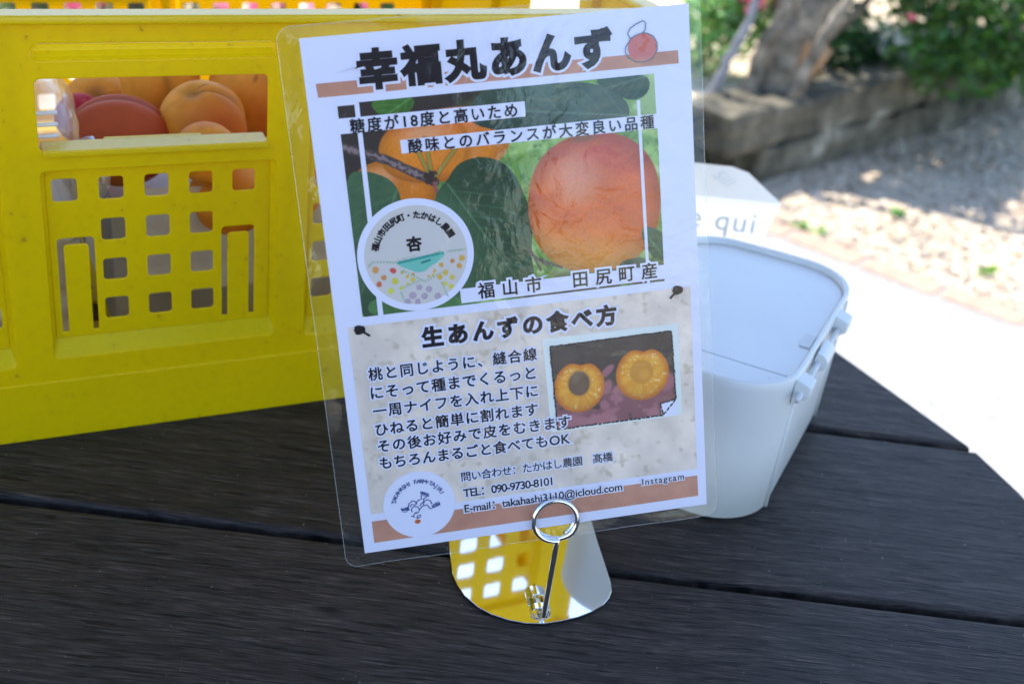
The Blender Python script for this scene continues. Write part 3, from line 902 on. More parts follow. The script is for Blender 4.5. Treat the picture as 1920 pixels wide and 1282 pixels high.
# little drawn apricot beside the title
ik = Ink(); cx, cy = 183.0, 20.9
for rad, cc in ((8.0, 0),):
    pass
Xd, Yd = np.meshgrid(np.linspace(-1, 1, 40), np.linspace(0, 2 * math.pi, 61))
rad = (Xd + 1) / 2
PX = cx + rad * 8.0 * np.cos(Yd); PY = cy + rad * 7.4 * np.sin(Yd)
Cc = np.tile(np.array([0.62, 0.17, 0.15]), (*PX.shape, 1))
nz = noise2(PX, PY, 0.23, 4)
Cc = blend(Cc, sm(nz, .5, .62), (0.60, 0.10, 0.05)); Cc = blend(Cc, sm(PY - cy, 3.5, 7.5) * .5, (0.62, 0.33, 0.22))
print_grid("drawn_apricot", PX, PY, Cc, 0.50)
ik.stroke([(176.6, 15.8), (175.2, 13.0), (176.6, 10.3), (180.2, 8.2), (184.0, 6.8), (185.4, 8.0), (185.2, 11.4), (183.6, 13.2), (180.0, 14.0), (176.6, 15.8), (175.6, 17.6), (173.8, 19.6), (173.4, 23.0), (175.5, 26.0), (179, 28.3), (184, 28.6), (188.5, 27.0), (191.2, 23.0), (191.3, 19.0), (189.4, 15.4), (186.0, 13.6), (183.6, 13.2)], 0.55, 0.56)
ik.build("drawn_outline", M["ink_grey"])

# main photograph of apricots on the branch
X, Y = np.meshgrid(np.arange(15.4, 189.9, 0.36), np.arange(35.4, 153.4, 0.36))
n1 = noise2(X, Y, 0.09, 1, 5); n2 = noise2(X, Y, 0.25, 2, 4); n3 = noise2(X, Y, 0.03, 3, 3); n4 = noise2(X, Y, 0.8, 4, 2)
C = np.tile(np.array([0.16, 0.30, 0.055]), (*X.shape, 1))
C = blend(C, sm(n1, .40, .62), (0.34, 0.50, 0.14)); C = blend(C, sm(n2, .52, .75) * .8, (0.06, 0.15, 0.03))
rp_ = np.random.RandomState(77)
for k in range(75):         # out-of-focus leaves and light spots of the background
    bx, by, br = rp_.uniform(90, 190), rp_.uniform(36, 150), rp_.uniform(1.2, 4.5)
    d = np.hypot(X - bx, (Y - by) * rp_.uniform(.7, 1.3)); t = rp_.rand()
    C = blend(C, sm(d, br, br * .6) * .6, (.30 + .3 * t, .46 + .22 * t, .10 + .25 * t) if rp_.rand() > .4 else (.07, .17, .03))
C = blend(C, sm(X, 165, 185) * sm(Y, 80, 45) * .6, (0.50, 0.60, 0.30))
C = blend(C, sm(54 - X * .55 - (Y - 62) * .5 + 10 * (n1 - .5), 0, 22), (0.045, 0.032, 0.025))
C = blend(C, sm(Y, 132, 148) * sm(X, 95, 110) * sm(n1, .3, .5), (0.10, 0.07, 0.05))
def fruit(C, cx, cy, rx, ry, top, midc, bot, seed, power=2.2, ang=0.0, seam=None):
    dx, dy = X - cx, Y - cy
    ca, sa = math.cos(ang), math.sin(ang)
    u = (dx * ca + dy * sa) / rx; w = (-dx * sa + dy * ca) / ry
    d = (np.abs(u) ** power + np.abs(w) ** power) ** (1 / power)
    col = np.tile(np.array(midc, float), (*X.shape, 1))
    col = blend(col, sm(-w + .25 * u, .05, .9), top); col = blend(col, sm(w - .2 * u, .20, .95), bot)
    nn = noise2(X * .5 + seed, Y, .10, seed, 3); nf = noise2(X + seed, Y, 1.1, seed + 1, 2)
    col *= (0.70 + .36 * nn + .30 * nf)[..., None]
    col = blend(col, sm(nf, .80, .86) * .5, tuple(q * .45 for q in midc))
    if seam is not None:
        ds_ = np.abs(u - seam * (1 - w * w)); col = col * (1 - .20 * np.exp(-(ds_ / .045) ** 2))[..., None]; col = blend(col, np.exp(-((u - seam * (1 - w * w) - .13) / .06) ** 2) * .12, (0.9, .45, .25))
    col *= (1 - .34 * sm(d, .62, 1.02) ** 1.5)[..., None]
    col = blend(col, sm(np.hypot(u + .28, w + .38), .55, .05) * .28, (0.95, 0.60, 0.42))
    m = sm(d, 1.014, .985)[..., None]
    return C * (1 - m) + col * m
C = fruit(C, 40, 84, 24, 17, (0.62, 0.19, 0.02), (0.60, 0.17, 0.012), (0.34, 0.085, 0.008), 21)
C = fruit(C, 70.5, 62.5, 36, 19.5, (0.70, 0.15, 0.03), (0.74, 0.225, 0.018), (0.62, 0.17, 0.014), 22, 2.3, -.08, .35)
def leaf(C, P, col, rib=None, n=6, seed=5, light=0.0):
    """a printed leaf: mottled blade, midrib rib = (base, tip) and paired side veins"""
    P = smoothpoly(P, 3)
    m = inpoly(X, Y, P).astype(float)
    k = (0.50 + .70 * noise2(X, Y, .06, seed, 4) + .30 * noise2(X, Y, .5, seed + 1, 3))[..., None]
    lc = np.tile(np.array(col), (*X.shape, 1)) * k
    vein = tuple(2.3 * q + .03 for q in col)
    if rib:
        (bx, by), (tx, ty) = rib; L = math.hypot(tx - bx, ty - by); ux, uy = (tx - bx) / L, (ty - by) / L
        side = (X - bx) * -uy + (Y - by) * ux
        lc = lc * (1 + .22 * np.tanh(side / 6))[..., None]
        d, t = segd(X, Y, (bx, by), (tx, ty)); lc = blend(lc, sm(d, .9, .2) * .50 * (1 - .5 * t), vein)
        for q in range(n):
            f = .06 + .80 * q / n
            ox, oy = bx + ux * L * f, by + uy * L * f; l2 = L * (.62 - .40 * f)
            for sg in (-1, 1):
                a = math.radians(48 - 12 * f) * sg; vx, vy = ux * math.cos(a) - uy * math.sin(a), ux * math.sin(a) + uy * math.cos(a)
                mx_, my_ = ox + vx * l2 * .55, oy + vy * l2 * .55; ex, ey = mx_ + (vx * .8 + ux * .4) * l2 * .5, my_ + (vy * .8 + uy * .4) * l2 * .5
                for p0, p1, w0 in (((ox, oy), (mx_, my_), .8), ((mx_, my_), (ex, ey), .6)):
                    d, t = segd(X, Y, p0, p1); lc = blend(lc, sm(d, w0, .1) * .20 * (1 - .5 * t), vein)
    m = m[..., None]
    return C * (1 - m) + lc * m
C = leaf(C, [(84, 52), (88, 40), (96, 35), (132, 34), (160, 38), (173, 48), (175, 58), (160, 66), (125, 64), (100, 58)], (0.055, 0.088, 0.060), ((176, 57), (88, 45)), 6, 6)
C = leaf(C, [(152, 34), (185, 34), (187, 44), (178, 50), (165, 44)], (0.045, 0.080, 0.050), ((186, 36), (156, 42)), 4, 9)
C = leaf(C, [(30, 34), (58, 34), (54, 44), (40, 47)], (0.06, 0.15, 0.025), ((58, 34), (36, 46)), 4, 10)
d, t = segd(X, Y, (14, 57.5), (38, 67)); d2, _ = segd(X, Y, (38, 67), (63, 82)); dm = np.minimum(d, d2) + 1.4 * (n2 - .5)
C = blend(C, sm(dm, 3.0, 2.2), (0.075, 0.050, 0.045)); C = blend(C, sm(dm + 3.2 * (n4 - .5), 1.7, .4) * .9, (0.26, 0.18, 0.18))
for a, b_ in (((62, 79), (60, 58)), ((64, 79), (82, 58)), ((61, 79), (54, 60))):
    d, _ = segd(X, Y, a, b_); C = blend(C, sm(d, 1.1, .6), (0.30, 0.26, 0.05)); C = blend(C, sm(np.abs(d - 1.2), .6, .1) * .5, (0.25, .07, .01))
d, _ = segd(X, Y, (62, 79), (66, 98)); C = blend(C, sm(d, 1.2, .7), (0.30, 0.09, 0.08))
d = np.hypot(X - 61, Y - 79); C = blend(C, sm(d + 4 * (n4 - .5), 4.2, 2.8), (0.05, 0.028, 0.02))
C = leaf(C, [(12, 72), (30, 72), (44, 82), (43, 100), (32, 118), (30, 154), (10, 154)], (0.050, 0.098, 0.045), ((42, 84), (16, 140)), 6, 7)
C = leaf(C, [(63, 88), (70, 82), (76, 73), (90, 70), (104, 76), (111, 90), (116, 110), (113, 128), (115, 146), (104, 152), (60, 152), (60, 120), (56, 104), (62, 95)], (0.047, 0.092, 0.042), ((70, 84), (108, 148)), 7, 8)
C = leaf(C, [(20, 140), (80, 150), (80, 156), (18, 156)], (0.07, 0.16, 0.05), None, 0, 12)
C = fruit(C, 151.6, 103.5, 38.0, 39.5, (0.60, 0.085, 0.050), (0.68, 0.115, 0.016), (0.74, 0.27, 0.030), 23, 2.25)
d = np.hypot((X - 147) / 9, (Y - 66.5) / 2.4); C = blend(C, sm(d, 1.1, .5) * .7, (0.16, 0.06, 0.04))
C = leaf(C, [(176, 118), (192, 124), (192, 144), (180, 136)], (0.05, 0.10, 0.04), ((177, 120), (192, 142)), 4, 14)
C = leaf(C, [(160, 140), (176, 136), (192, 146), (170, 150)], (0.07, 0.10, 0.06), None, 0, 15)
for a, b_ in (((113, 128), (122, 136)), ((113, 126), (118, 138)), ((116, 131), (130, 138))):
    d, _ = segd(X, Y, a, b_); C = blend(C, sm(d, 1.0, .5), (0.12, 0.08, 0.07))
print_grid("printed_photo", X, Y, C, 0.10)
wl = Ink()
for P in ([(24.5, 34.5), (27.0, 34.5), (27.0, 154), (24.1, 154)], [(178.5, 49), (180.3, 49), (181.0, 154), (179.2, 154)],
          [(14, 43), (116, 43.4), (116, 51.6), (14, 51.2)], [(46.6, 57.5), (191.5, 57.3), (191.5, 65.3), (46.7, 64.8)],
          [(71.2, 143.6), (191.5, 143.4), (191.5, 151.8), (71.4, 152.0)], [(14.2, 34.0), (26, 34.0), (26, 36.4), (14.2, 36.4)],
          [(188.9, 34), (191.5, 34), (191.5, 66), (189.4, 66)]):
    wl.poly(P, 0.17 + 0.004 * len(wl.f))
wl.build("white_strip", M["white_print"])
tline("糖度が18度と高いため", 20.7, 111.6, 47.6, 8.0, 0.022, 0.0)
tline("酸味とのバランスが大変良い品種", 50.6, 187.7, 61.3, 7.9, 0.022, 0.0)
tline("福山市　田尻町産", 81.0, 185.4, 146.0, 9.8, 0.020, 1.2)

# round farm badge
spoly("badge_disc", disc(48.6, 121.4, 32.4, 31.8, 96), 0.24, M["white_print"])
rr_, aa_ = np.meshgrid(np.linspace(0, 1, 90), np.linspace(0, 2 * math.pi, 241))
X = 48.7 + rr_ * 28.6 * np.cos(aa_); Y = 121.4 + rr_ * 28.0 * np.sin(aa_)
C = np.tile(np.array([0.62, 0.56, 0.53]), (*X.shape, 1))
C = blend(C, sm(rr_, .85, 1.0) * .2, (0.66, 0.56, 0.48))
bay = smoothpoly([(37, 124.0), (50, 123.2), (66.5, 120.6), (62, 126), (56, 128.5), (53, 131), (48, 131.5), (44, 129), (39.5, 127)], 2)
C = blend(C, inpoly(X, Y, bay).astype(float) * .9, (0.12, 0.48, 0.38))
d, _ = segd(X, Y, (38.5, 124.6), (63.5, 121.6)); C = blend(C, sm(d, 1.1, .4), (0.03, 0.30, 0.25))
d, _ = segd(X, Y, (51.5, 126.0), (56, 125.0)); C = blend(C, sm(d, .8, .3), (0.02, 0.18, 0.16))
rb = np.random.RandomState(12)
def dot(C, x, y, r, col):
    d = np.hypot(X - x, Y - y) + r * .5 * (noise2(X, Y, .9, int(x * 7) % 90 + 1, 2) - .5)
    return blend(C, sm(d, r * 1.08, r * .72) * .92, col)
for x, y, r, col in ((25.6, 127, 2.1, (.66, .28, .04)), (29.5, 132, 1.7, (.60, .22, .03)), (26.5, 135.5, 1.7, (.60, .09, .02)), (35, 128.6, 1.9, (.62, .04, .03)),
                     (35.5, 134.8, 2.2, (.60, .52, .04)), (32.6, 140, 1.9, (.62, .60, .05)), (38.6, 139, 1.4, (.55, .55, .06)), (40, 130.2, 1.1, (.5, .42, .05)),
                     (42.6, 133, 1.2, (.66, .42, .04)), (46, 132, .9, (.66, .30, .04)), (45.5, 135, 1.5, (.66, .48, .04)), (42.5, 137, 1.0, (.64, .5, .04)),
                     (58, 131.5, 1.1, (.66, .40, .05)), (62, 128.5, 1.6, (.66, .36, .03)), (68.5, 127, 1.5, (.64, .20, .03)), (73.8, 126, 1.9, (.66, .36, .03)),
                     (72, 130, 1.8, (.66, .30, .03)), (64, 133, 1.9, (.64, .42, .04)), (60.5, 135.2, 1.7, (.66, .40, .03)), (67.5, 136.2, 1.6, (.66, .48, .04)),
                     (63, 139.4, 1.5, (.66, .58, .06)), (66.5, 141.5, 1.8, (.64, .54, .04)), (57, 133.6, 1.0, (.66, .5, .04)), (54.5, 134, .9, (.66, .40, .04))):
    C = dot(C, x, y, r, col)
for x, y, r in ((44.5, 144, 2.2), (41.5, 147.2, 1.7), (48.6, 139.8, 1.7), (54, 141.5, 1.9), (51, 145.2, 1.9), (58.4, 146, 2.0), (47, 147.8, 1.7)):
    d = np.abs(np.hypot(X - x, Y - y) - r * .75); C = blend(C, sm(d, .55, .15) * .7, (0.30, 0.16, 0.30)); C = dot(C, x, y, r * .6, (0.45, 0.32, 0.42))
print_grid("badge_picture", X, Y, C, 0.30)
sc_ = Ink()
def scrib(x0, y0, x1, y1, n, amp, seed, w=0.28, z=0.36):
    q = random.Random(seed)
    pts = []
    for k in range(n * 6 + 1):
        t = k / (n * 6); a = t * n * 2 * math.pi
        pts.append((x0 + (x1 - x0) * t + amp * .5 * math.cos(a), y0 + (y1 - y0) * t + amp * .6 * math.sin(a) + q.uniform(-.2, .2)))
    sc_.stroke(pts, w, z)
scrib(22, 125, 25, 122.2, 3, 1.0, 1); scrib(25, 122.6, 37, 124.5, 7, 1.1, 2); scrib(66, 121.4, 76, 121.2, 7, 1.0, 3)
scrib(40, 129, 52, 137, 8, 1.1, 4); scrib(52, 137, 62, 133, 6, 1.0, 5); scrib(38, 141, 40, 148, 5, .9, 6); scrib(61, 138, 64, 147, 6, .9, 7); scrib(40, 139, 50, 136, 6, .9, 8)
scrib(36, 124, 48, 122, 4, 1.0, 9); scrib(56, 122.5, 63, 120.5, 3, 1.0, 10)
sc_.build("badge_scribble", simple("green_ink", (0.22, 0.40, 0.24), 0.6, 0.2, 300))
tarc("福山市田尻町・たかはし農園", 48.6, 121.6, 22.8, -72, 63, 4.4, 0.05)
tline("杏", 43.7, 52.8, 114.9, 8.6, 0.045)

# lower panel: mottled parchment, heading and recipe
X, Y = np.meshgrid(np.arange(6.4, 204.9, 0.8), np.arange(158.2, 272.8, 0.8))
C = np.tile(np.array([0.80, 0.65, 0.55]), (*X.shape, 1))
C *= (0.72 + .52 * noise2(X, Y, .07, 41, 5))[..., None]
C = blend(C, sm(noise2(X, Y, .22, 42, 3), .62, .80) * .6, (0.46, 0.36, 0.24))
C = blend(C, sm(noise2(X, Y, .02, 43, 2), .5, .75) * .35, (0.64, 0.55, 0.49))
print_grid("parchment_print", X, Y, C, 0.10)
spoly("bottom_band", [(6.3, 277.3), (204.7, 277.1), (204.8, 290.6), (6.3, 291.1)], 0.10, M["orange"])
for (x, y), (xe, ye) in (((12.9, 160.2), (18.2, 164.4)), ((197.2, 159.4), (192.4, 163.9))):
    P = disc(x, y, 3.1, 2.9, 22); P = [(a + .35 * math.sin(9 * i), b_ + .35 * math.cos(7 * i)) for i, (a, b_) in enumerate(P)]
    pn = Ink(); pn.poly(P, 0.5); pn.stroke([(x, y), (xe, ye)], 1.3, 0.515); pn.build("printed_pin", M["ink"])
tline("生あんずの食べ方", 46.6, 160.3, 169.3, 13.2, 0.050, 1.2)
BODY = [("桃と同じように、縫合線", 14.6, 112.0, 187.0), ("にそって種までくるっと", 14.7, 110.2, 198.2), ("一周ナイフを入れ上下に", 14.7, 110.8, 209.4),
        ("ひねると簡単に割れます", 14.9, 110.0, 220.6), ("その後お好みで皮をむきます", 15.0, 128.8, 230.9), ("もちろんまるごと食べてもOK", 15.0, 128.0, 241.4)]

# second photograph: halved apricot in the hand
spoly("photo_border", [(115.9, 178.9), (196.5, 179.4), (196.9, 236.6), (117.0, 236.6)], 0.17, simple("border_print", (0.74, 0.76, 0.72), 0.6, 0.03))
q0, q1, q2, q3 = (119.9, 183.9), (192.3, 183.4), (193.6, 234.8), (120.8, 235.3)
U, W_ = np.meshgrid(np.linspace(0, 1, 200), np.linspace(0, 1, 140))
X = (1 - U) * (1 - W_) * q0[0] + U * (1 - W_) * q1[0] + U * W_ * q2[0] + (1 - U) * W_ * q3[0]
Y = (1 - U) * (1 - W_) * q0[1] + U * (1 - W_) * q1[1] + U * W_ * q2[1] + (1 - U) * W_ * q3[1]
C = np.tile(np.array([0.060, 0.044, 0.038]), (*X.shape, 1)) * (0.6 + .8 * noise2(X, Y, .07, 51, 5))[..., None]
hn = noise2(X, Y, .09, 52, 4)
hand = sm(Y - 214 - 7 * (hn - .5) + 5 * np.exp(-((X - 156) / 8) ** 2) * 0 + .00 * X, -6, 6) * sm(hn, .30, .42)
C = blend(C, hand * .9, (0.26, 0.085, 0.10)); C = blend(C, sm(hn, .55, .7) * hand * .6, (0.50, 0.20, 0.22)); C = blend(C, sm(hn, .44, .3) * sm(Y, 214, 230), (0.06, 0.045, 0.03))
for cx_, cy_, rx_, ry_, an in ((153, 203, 5.5, 2.6, -.7), (152, 213, 5.5, 3.2, -1.1), (156, 220, 3, 2.6, 0), (150, 224, 4, 3, 1), (188, 214, 6, 7, 0), (128, 231, 12, 5, .2), (150, 231, 9, 3.6, -.5), (158, 215, 3.5, 2.4, -.7)):
    ca, sa = math.cos(an), math.sin(an); dx, dy = X - cx_, Y - cy_
    d = np.hypot((dx * ca + dy * sa) / rx_, (-dx * sa + dy * ca) / ry_); C = blend(C, sm(d, 1.1, .6) * .85, (0.40, 0.14, 0.16))
def half(C, cx, cy, rx, ry, ang, notch):
    dx, dy = X - cx, Y - cy; ca, sa = math.cos(ang), math.sin(ang)
    u = (dx * ca + dy * sa) / rx; w = (-dx * sa + dy * ca) / ry
    rr = np.hypot(u, w); th = np.arctan2(u, -w)
    d = rr / (1 - .16 * np.exp(-(th / .28) ** 2) + .03 * np.cos(2 * th))
    fl = noise2(X, Y, .55, 55, 3)
    fib = noise2(th * 9 + 40, d * 2 + 3, 1.0, 57, 3)
    col = np.tile(np.array([0.78, 0.31, 0.018]), (*X.shape, 1)); col = blend(col, sm(fib, .42, .7) * .6, (0.86, 0.44, 0.05)); col = blend(col, sm(d, .70, 1.0), (0.62, 0.16, 0.008)); col = blend(col, sm(fl, .66, .84) * .7 * sm(d, 1., .8), (0.93, 0.66, 0.30))
    col *= (1 - .18 * sm(w, .2, 1))[..., None]
    m = sm(d, 1.02, .97)[..., None]
    return C * (1 - m) + col * m
C = half(C, 135.6, 210.6, 15.6, 15.4, .12, 0); C = half(C, 173.8, 207.6, 16.6, 15.9, .08, 0)
d = np.hypot((X - 135.6) / 6.5, (Y - 208.4) / 7.9); C = blend(C, sm(d, 1.22, 1.0), (0.62, 0.24, 0.02)); C = blend(C, sm(d + .15 * (hn - .5), 1.0, .9), (0.15, 0.085, 0.05)); C = blend(C, sm(np.hypot((X - 134) / 4, (Y - 205.5) / 4), 1, .2) * .5, (0.26, 0.16, 0.10))
d = np.hypot((X - 173.2) / 7.4, (Y - 206.4) / 7.8); C = blend(C, sm(d, 1.05, .85), (0.62, 0.25, 0.02)); C = blend(C, sm(np.hypot((X - 175) / 5, (Y - 208) / 5), 1, .3) * .6, (0.78, 0.36, 0.05))
print_grid("printed_photo", X, Y, C, 0.24)
fo = Ink(); fo.poly([(183.6, 227.6), (194.0, 226.0), (194.0, 236.0), (184.4, 236.0)], 0.31); fo.build("white_corner", M["white_print"])
st = Ink(); rs = random.Random(4)
def stitch(a, b_):
    L = math.hypot(b_[0] - a[0], b_[1] - a[1]); n = int(L / 2.6)
    for k in range(n):
        t0, t1 = k / n, (k + .86) / n
        j = lambda: rs.uniform(-.22, .22)
        st.stroke([(a[0] + (b_[0] - a[0]) * t0 + j(), a[1] + (b_[1] - a[1]) * t0 + j()), (a[0] + (b_[0] - a[0]) * t1 + j(), a[1] + (b_[1] - a[1]) * t1 + j())], rs.uniform(.7, 1.05), 0.38)
stitch(q0, q1); stitch(q1, (193.4, 226.0)); stitch((193.4, 226.0), (185.0, 235.2)); stitch((183.6, 227.6), (193.4, 226.0)); stitch((183.6, 227.6), (185.0, 235.2)); stitch((185.0, 235.2), q3); stitch(q3, q0)
st.build("stitched_border", M["ink"])
for s_, x0, x1, yc in BODY:
    tline(s_, x0, x1, yc, 8.1, 0.024, 0.85, z=0.56, hz=0.46)
tline("問い合わせ：たかはし農園　髙橋", 61.4, 153.0, 256.9, 6.2, 0.014, 0.75)
tline("TEL：090-9730-8101", 61.6, 115.3, 267.4, 5.3, 0.018, 0.75)
tline("E-mail：takahashi3110@icloud.com", 61.4, 157.7, 277.9, 6.6, 0.018, 0.75)
tline("Instagram", 170.1, 196.3, 277.0, 5.4, 0.014, 0.6)

# small round emblem with the blue line drawing
spoly("emblem_disc", disc(35.2, 270.6, 21.2, 21.0, 80), 0.24, M["white_print"])
tarc("TAKAHASHI FARM・TAJIRI", 35.3, 271.2, 15.4, -74, 66, 3.7, 0.022, "ink_blue")
dr = Ink()
def zp(px, py): return (14.0 + (px - 222) * (42.2 / 1170), 249.9 + (py - 108) * (42.0 / 1052))
def ln(*p, w=0.6): dr.stroke([zp(*q) for q in p], w, 0.40)
ln((615, 660), (640, 595), (700, 550), (740, 565), (760, 600)); ln((650, 640), (690, 605), (730, 625), (775, 600))
ln((760, 590), (800, 555), (860, 540), (850, 480)); ln((940, 520), (885, 550), (890, 600), (870, 650), (800, 705)); ln((820, 655), (830, 625), (885, 590))
ln((890, 580), (950, 565), (995, 590), (1015, 650)); ln((880, 660), (930, 645), (955, 680), (975, 715), (1010, 715))
ln((680, 730), (670, 690), (690, 655), (735, 645), (780, 660), (800, 705), (785, 745), (740, 760)); ln((690, 800), (715, 765), (750, 735)); ln((655, 795), (690, 800), (710, 820)); ln((740, 840), (770, 795), (815, 790), (810, 825), (745, 840))
for sh in ([(505, 670), (560, 655), (625, 640), (635, 670), (590, 715), (535, 715)], [(850, 440), (880, 430), (985, 475), (975, 505), (930, 510), (860, 480)], [(1010, 690), (1050, 650), (1130, 620), (1145, 650), (1100, 690), (1020, 712)]):
    P = [zp(*q) for q in sh]; dr.stroke(P + P[:1], .35, 0.41)
    (ax, ay), (bx, by) = P[0], P[3]
    for k in range(9):
        t = (k + .5) / 9; rsx = rs.uniform(-.3, .3)
        cxm, cym = sum(p[0] for p in P) / 6, sum(p[1] for p in P) / 6
        x = ax + (bx - ax) * t; y = ay + (by - ay) * t
        dr.stroke([(x - .3, y - .85 + rsx), (x + .4, y + .9 + rsx)], .42, 0.42 + .002 * k)
dr.build("line_drawing", M["ink_blue"])
spoly("drawn_fruit", disc(*zp(752, 892), 1.75, 1.4, 20), 0.43, simple("red_orange_ink", (0.55, 0.11, 0.02), 0.6, 0.2, 400))

# ------------------------------------------------------------------ wire clip stand
stand = tag(empty("card_stand", (0.03, 0.65, TZ)), "polished steel card stand with a wire ring clip holding the notice", "card stand")
ST = Vector((0.03, 0.65, TZ))
P = [(-0.0275, 0.6781), (-0.0244, 0.6581), (-0.0204, 0.6363), (-0.0165, 0.6265), (-0.0108, 0.6166), (-0.0013, 0.6072), (0.0076, 0.6019), (0.0185, 0.5985), (0.0299, 0.5973), (0.0412, 0.5990),
     (0.0517, 0.6033), (0.0630, 0.6092), (0.0721, 0.6162), (0.0790, 0.6235), (0.0832, 0.6312), (0.0849, 0.6390), (0.0846, 0.6470), (0.0812, 0.6641), (0.0759, 0.6895), (0.0718, 0.7115), (0.0700, 0.7145), (0.0670, 0.7152),
     (-0.0250, 0.7095), (-0.0285, 0.7080), (-0.0300, 0.7050)]
v, f = plate([[(x - ST.x, y - ST.y) for x, y in P]], 0.0011, 0.0003, 2)
v[:, 2] += 0.0016
pl = add("base_plate", v, f, M["chrome"], stand)
for x, y in ((-.035, .02), (.03, .02), (-.02, -.02), (.03, -.02)):
    b = MB(); b.box((x - .004, y - .004, 0), (x + .004, y + .004, 0.0010)); b.build("rubber_foot", M["dark"], stand)
# bent tabs
ax = Vector((0.0395 - 0.0335, 0.6011 - 0.630, 0)).normalized(); cr_ = Vector((-ax.y, ax.x, 0))
def bridge(cx, cy, hl, hw_, h):
    b = MB(); c = Vector((cx, cy, 0)) - Vector((ST.x, ST.y, 0)); n = 10; vs = []
    for th in (0, 0.0008):
        for k in range(n + 1):
            a = math.pi * k / n
            w = hw_ * (1 - .22 * math.sin(a))
            for sgn in (-1, 1):
                p = c + cr_ * (hl * math.cos(a)) + ax * (w * sgn)
                vs.append((p.x, p.y, 0.0021 + (h + th) * math.sin(a) ** 0.7))
    m = 2 * (n + 1); f = []
    for k in range(n):
        i = 2 * k
        f += [(i, i + 1, i + 3, i + 2), (m + i, m + i + 2, m + i + 3, m + i + 1), (i, i + 2, m + i + 2, m + i), (i + 1, m + i + 1, m + i + 3, i + 3)]
    b.put(vs, f); return b.build("clip_tab", M["chrome"], stand)
bridge(0.0350, 0.6240, 0.0062, 0.0052, 0.0048); bridge(0.0385, 0.6100, 0.0066, 0.0030, 0.0046)
wb = MB()
foot = Vector((0.0405, 0.5998, TZ + 0.0022)); ring_c = TL + Su * 0.1150 + Sv * 0.2925
ringn = Sn; RR = 0.0132; wr = 0.0017
bot = ring_c + Sv * RR
pts = [Vector((0.0335, 0.632, TZ + 0.0037)), Vector((0.0362, 0.618, TZ + 0.0037)), Vector((0.0392, 0.6055, TZ + 0.0036)), Vector((0.0402, 0.6012, TZ + 0.0045)), Vector((0.0405, 0.5996, TZ + 0.0085))]
front = bot + ringn * 0.0026
for k in range(1, 9): pts.append(pts[4].lerp(front, k / 8))
e1, e2 = Su, -Sv
turn = 62
for k in range(1, turn + 1):
    a = -math.pi / 2 - 2 * math.pi * 1.93 * k / turn
    off = 0.0026 - 0.0050 * min(1, max(0, (k / turn - 0.46) / 0.08))
    off = 0.0026 if k / turn < 0.50 else -0.0022
    if 0.46 < k / turn < 0.54: off = 0.0026 - 0.0048 * (k / turn - 0.46) / 0.08
    pts.append(ring_c + (e1 * math.cos(a) + e2 * math.sin(a)) * RR + ringn * off)
wb.tube([p - ST for p in pts], wr, 10)
wb.build("wire_clip", M["chrome"], stand, True)

# ------------------------------------------------------------------ white box with lid
BA = math.atan2(0.923, 0.385)          # direction of its long side
uV = Vector((0.385, 0.923, 0)).normalized(); wV = Vector((-0.923, 0.385, 0)).normalized()
U0, U1, W0, W1, BH = 0.735, 0.970, 0.1035, 0.252, 0.120
bc = uV * ((U0 + U1) / 2) + wV * ((W0 + W1) / 2)
box = tag(empty("storage_box", (bc.x, bc.y, TZ), BA), "white plastic box with a flat recessed lid and side latch on the table", "box")
hu, hw2 = (U1 - U0) / 2, (W1 - W0) / 2        # local x = long side, local y = away from the latch
_P0 = rrect(-hu, hu, -hw2, hw2, 0.042, 9)
ORR_N = [max(1, int(math.hypot(b_[0] - a[0], b_[1] - a[1]) / 0.012)) for a, b_ in zip(_P0, _P0[1:] + _P0[:1])]
def orr(k, dx=0.0, r=0.042, n=9):
    """rounded outline, a little bulged"""
    out = []
    P = rrect(-hu * k - dx, hu * k + dx, -hw2 * k - dx, hw2 * k + dx, r, n)
    Q = []
    for (ax_, ay_), (bx_, by_), c in zip(P, P[1:] + P[:1], ORR_N):
        Q += [(ax_ + (bx_ - ax_) * i / c, ay_ + (by_ - ay_) * i / c) for i in range(c)]
    for x, y in Q:
        bx = 0.004 * (1 - min(1, abs(y) / hw2) ** 2) * (1 if x > 0 else -1) * (1 if abs(x) > hu * .6 else 0)
        out.append((x + bx, y))
    return out
prof = [(0.965, -0.004, 0.0), (0.966, 0.0, 0.0035), (0.985, 0, 0.060), (1.0, 0, 0.1125), (1.0, 0.0004, 0.1180), (1.0, -0.0004, 0.1200), (1.0, -0.0022, 0.1200), (1.0, -0.0030, 0.1190), (1.0, -0.0034, 0.1150)]
vs = []; 
for k, dx, z in prof: vs += [(x, y, z) for x, y in orr(k, dx)]
n = len(orr(1.0)); f = [(i * n + k, i * n + (k + 1) % n, (i + 1) * n + (k + 1) % n, (i + 1) * n + k) for i in range(len(prof) - 1) for k in range(n)]
f.append(tuple(range(n))[::-1])
add("body", vs, f, M["white"], box, True)
# lid: two leaves with a hair-line seam between
lid = orr(1.0, -0.0040)
xs = (U0 + 0.035) - (U0 + U1) / 2
def clip(P, x, keep):
    out = []
    for a, b_ in zip(P, P[1:] + P[:1]):
        ia, ib = (a[0] - x) * keep > 0, (b_[0] - x) * keep > 0
        if ia: out.append(a)
        if ia != ib:
            t = (x - a[0]) / (b_[0] - a[0]); out.append((x, a[1] + (b_[1] - a[1]) * t))
    return out
for keep in (1, -1):
    Q = clip(lid, xs + 0.0006 * keep, keep)
    v, f = plate([Q], 0.003, 0.0007, 2); v[:, 2] += 0.1135
    add("lid_leaf", v, f, M["white"], box)
b = MB(); b.box((-hu + .01, -hw2 + .02, 0.108), (hu - .01, hw2 - .02, 0.1115)); b.build("inner_tray", M["white"], box)
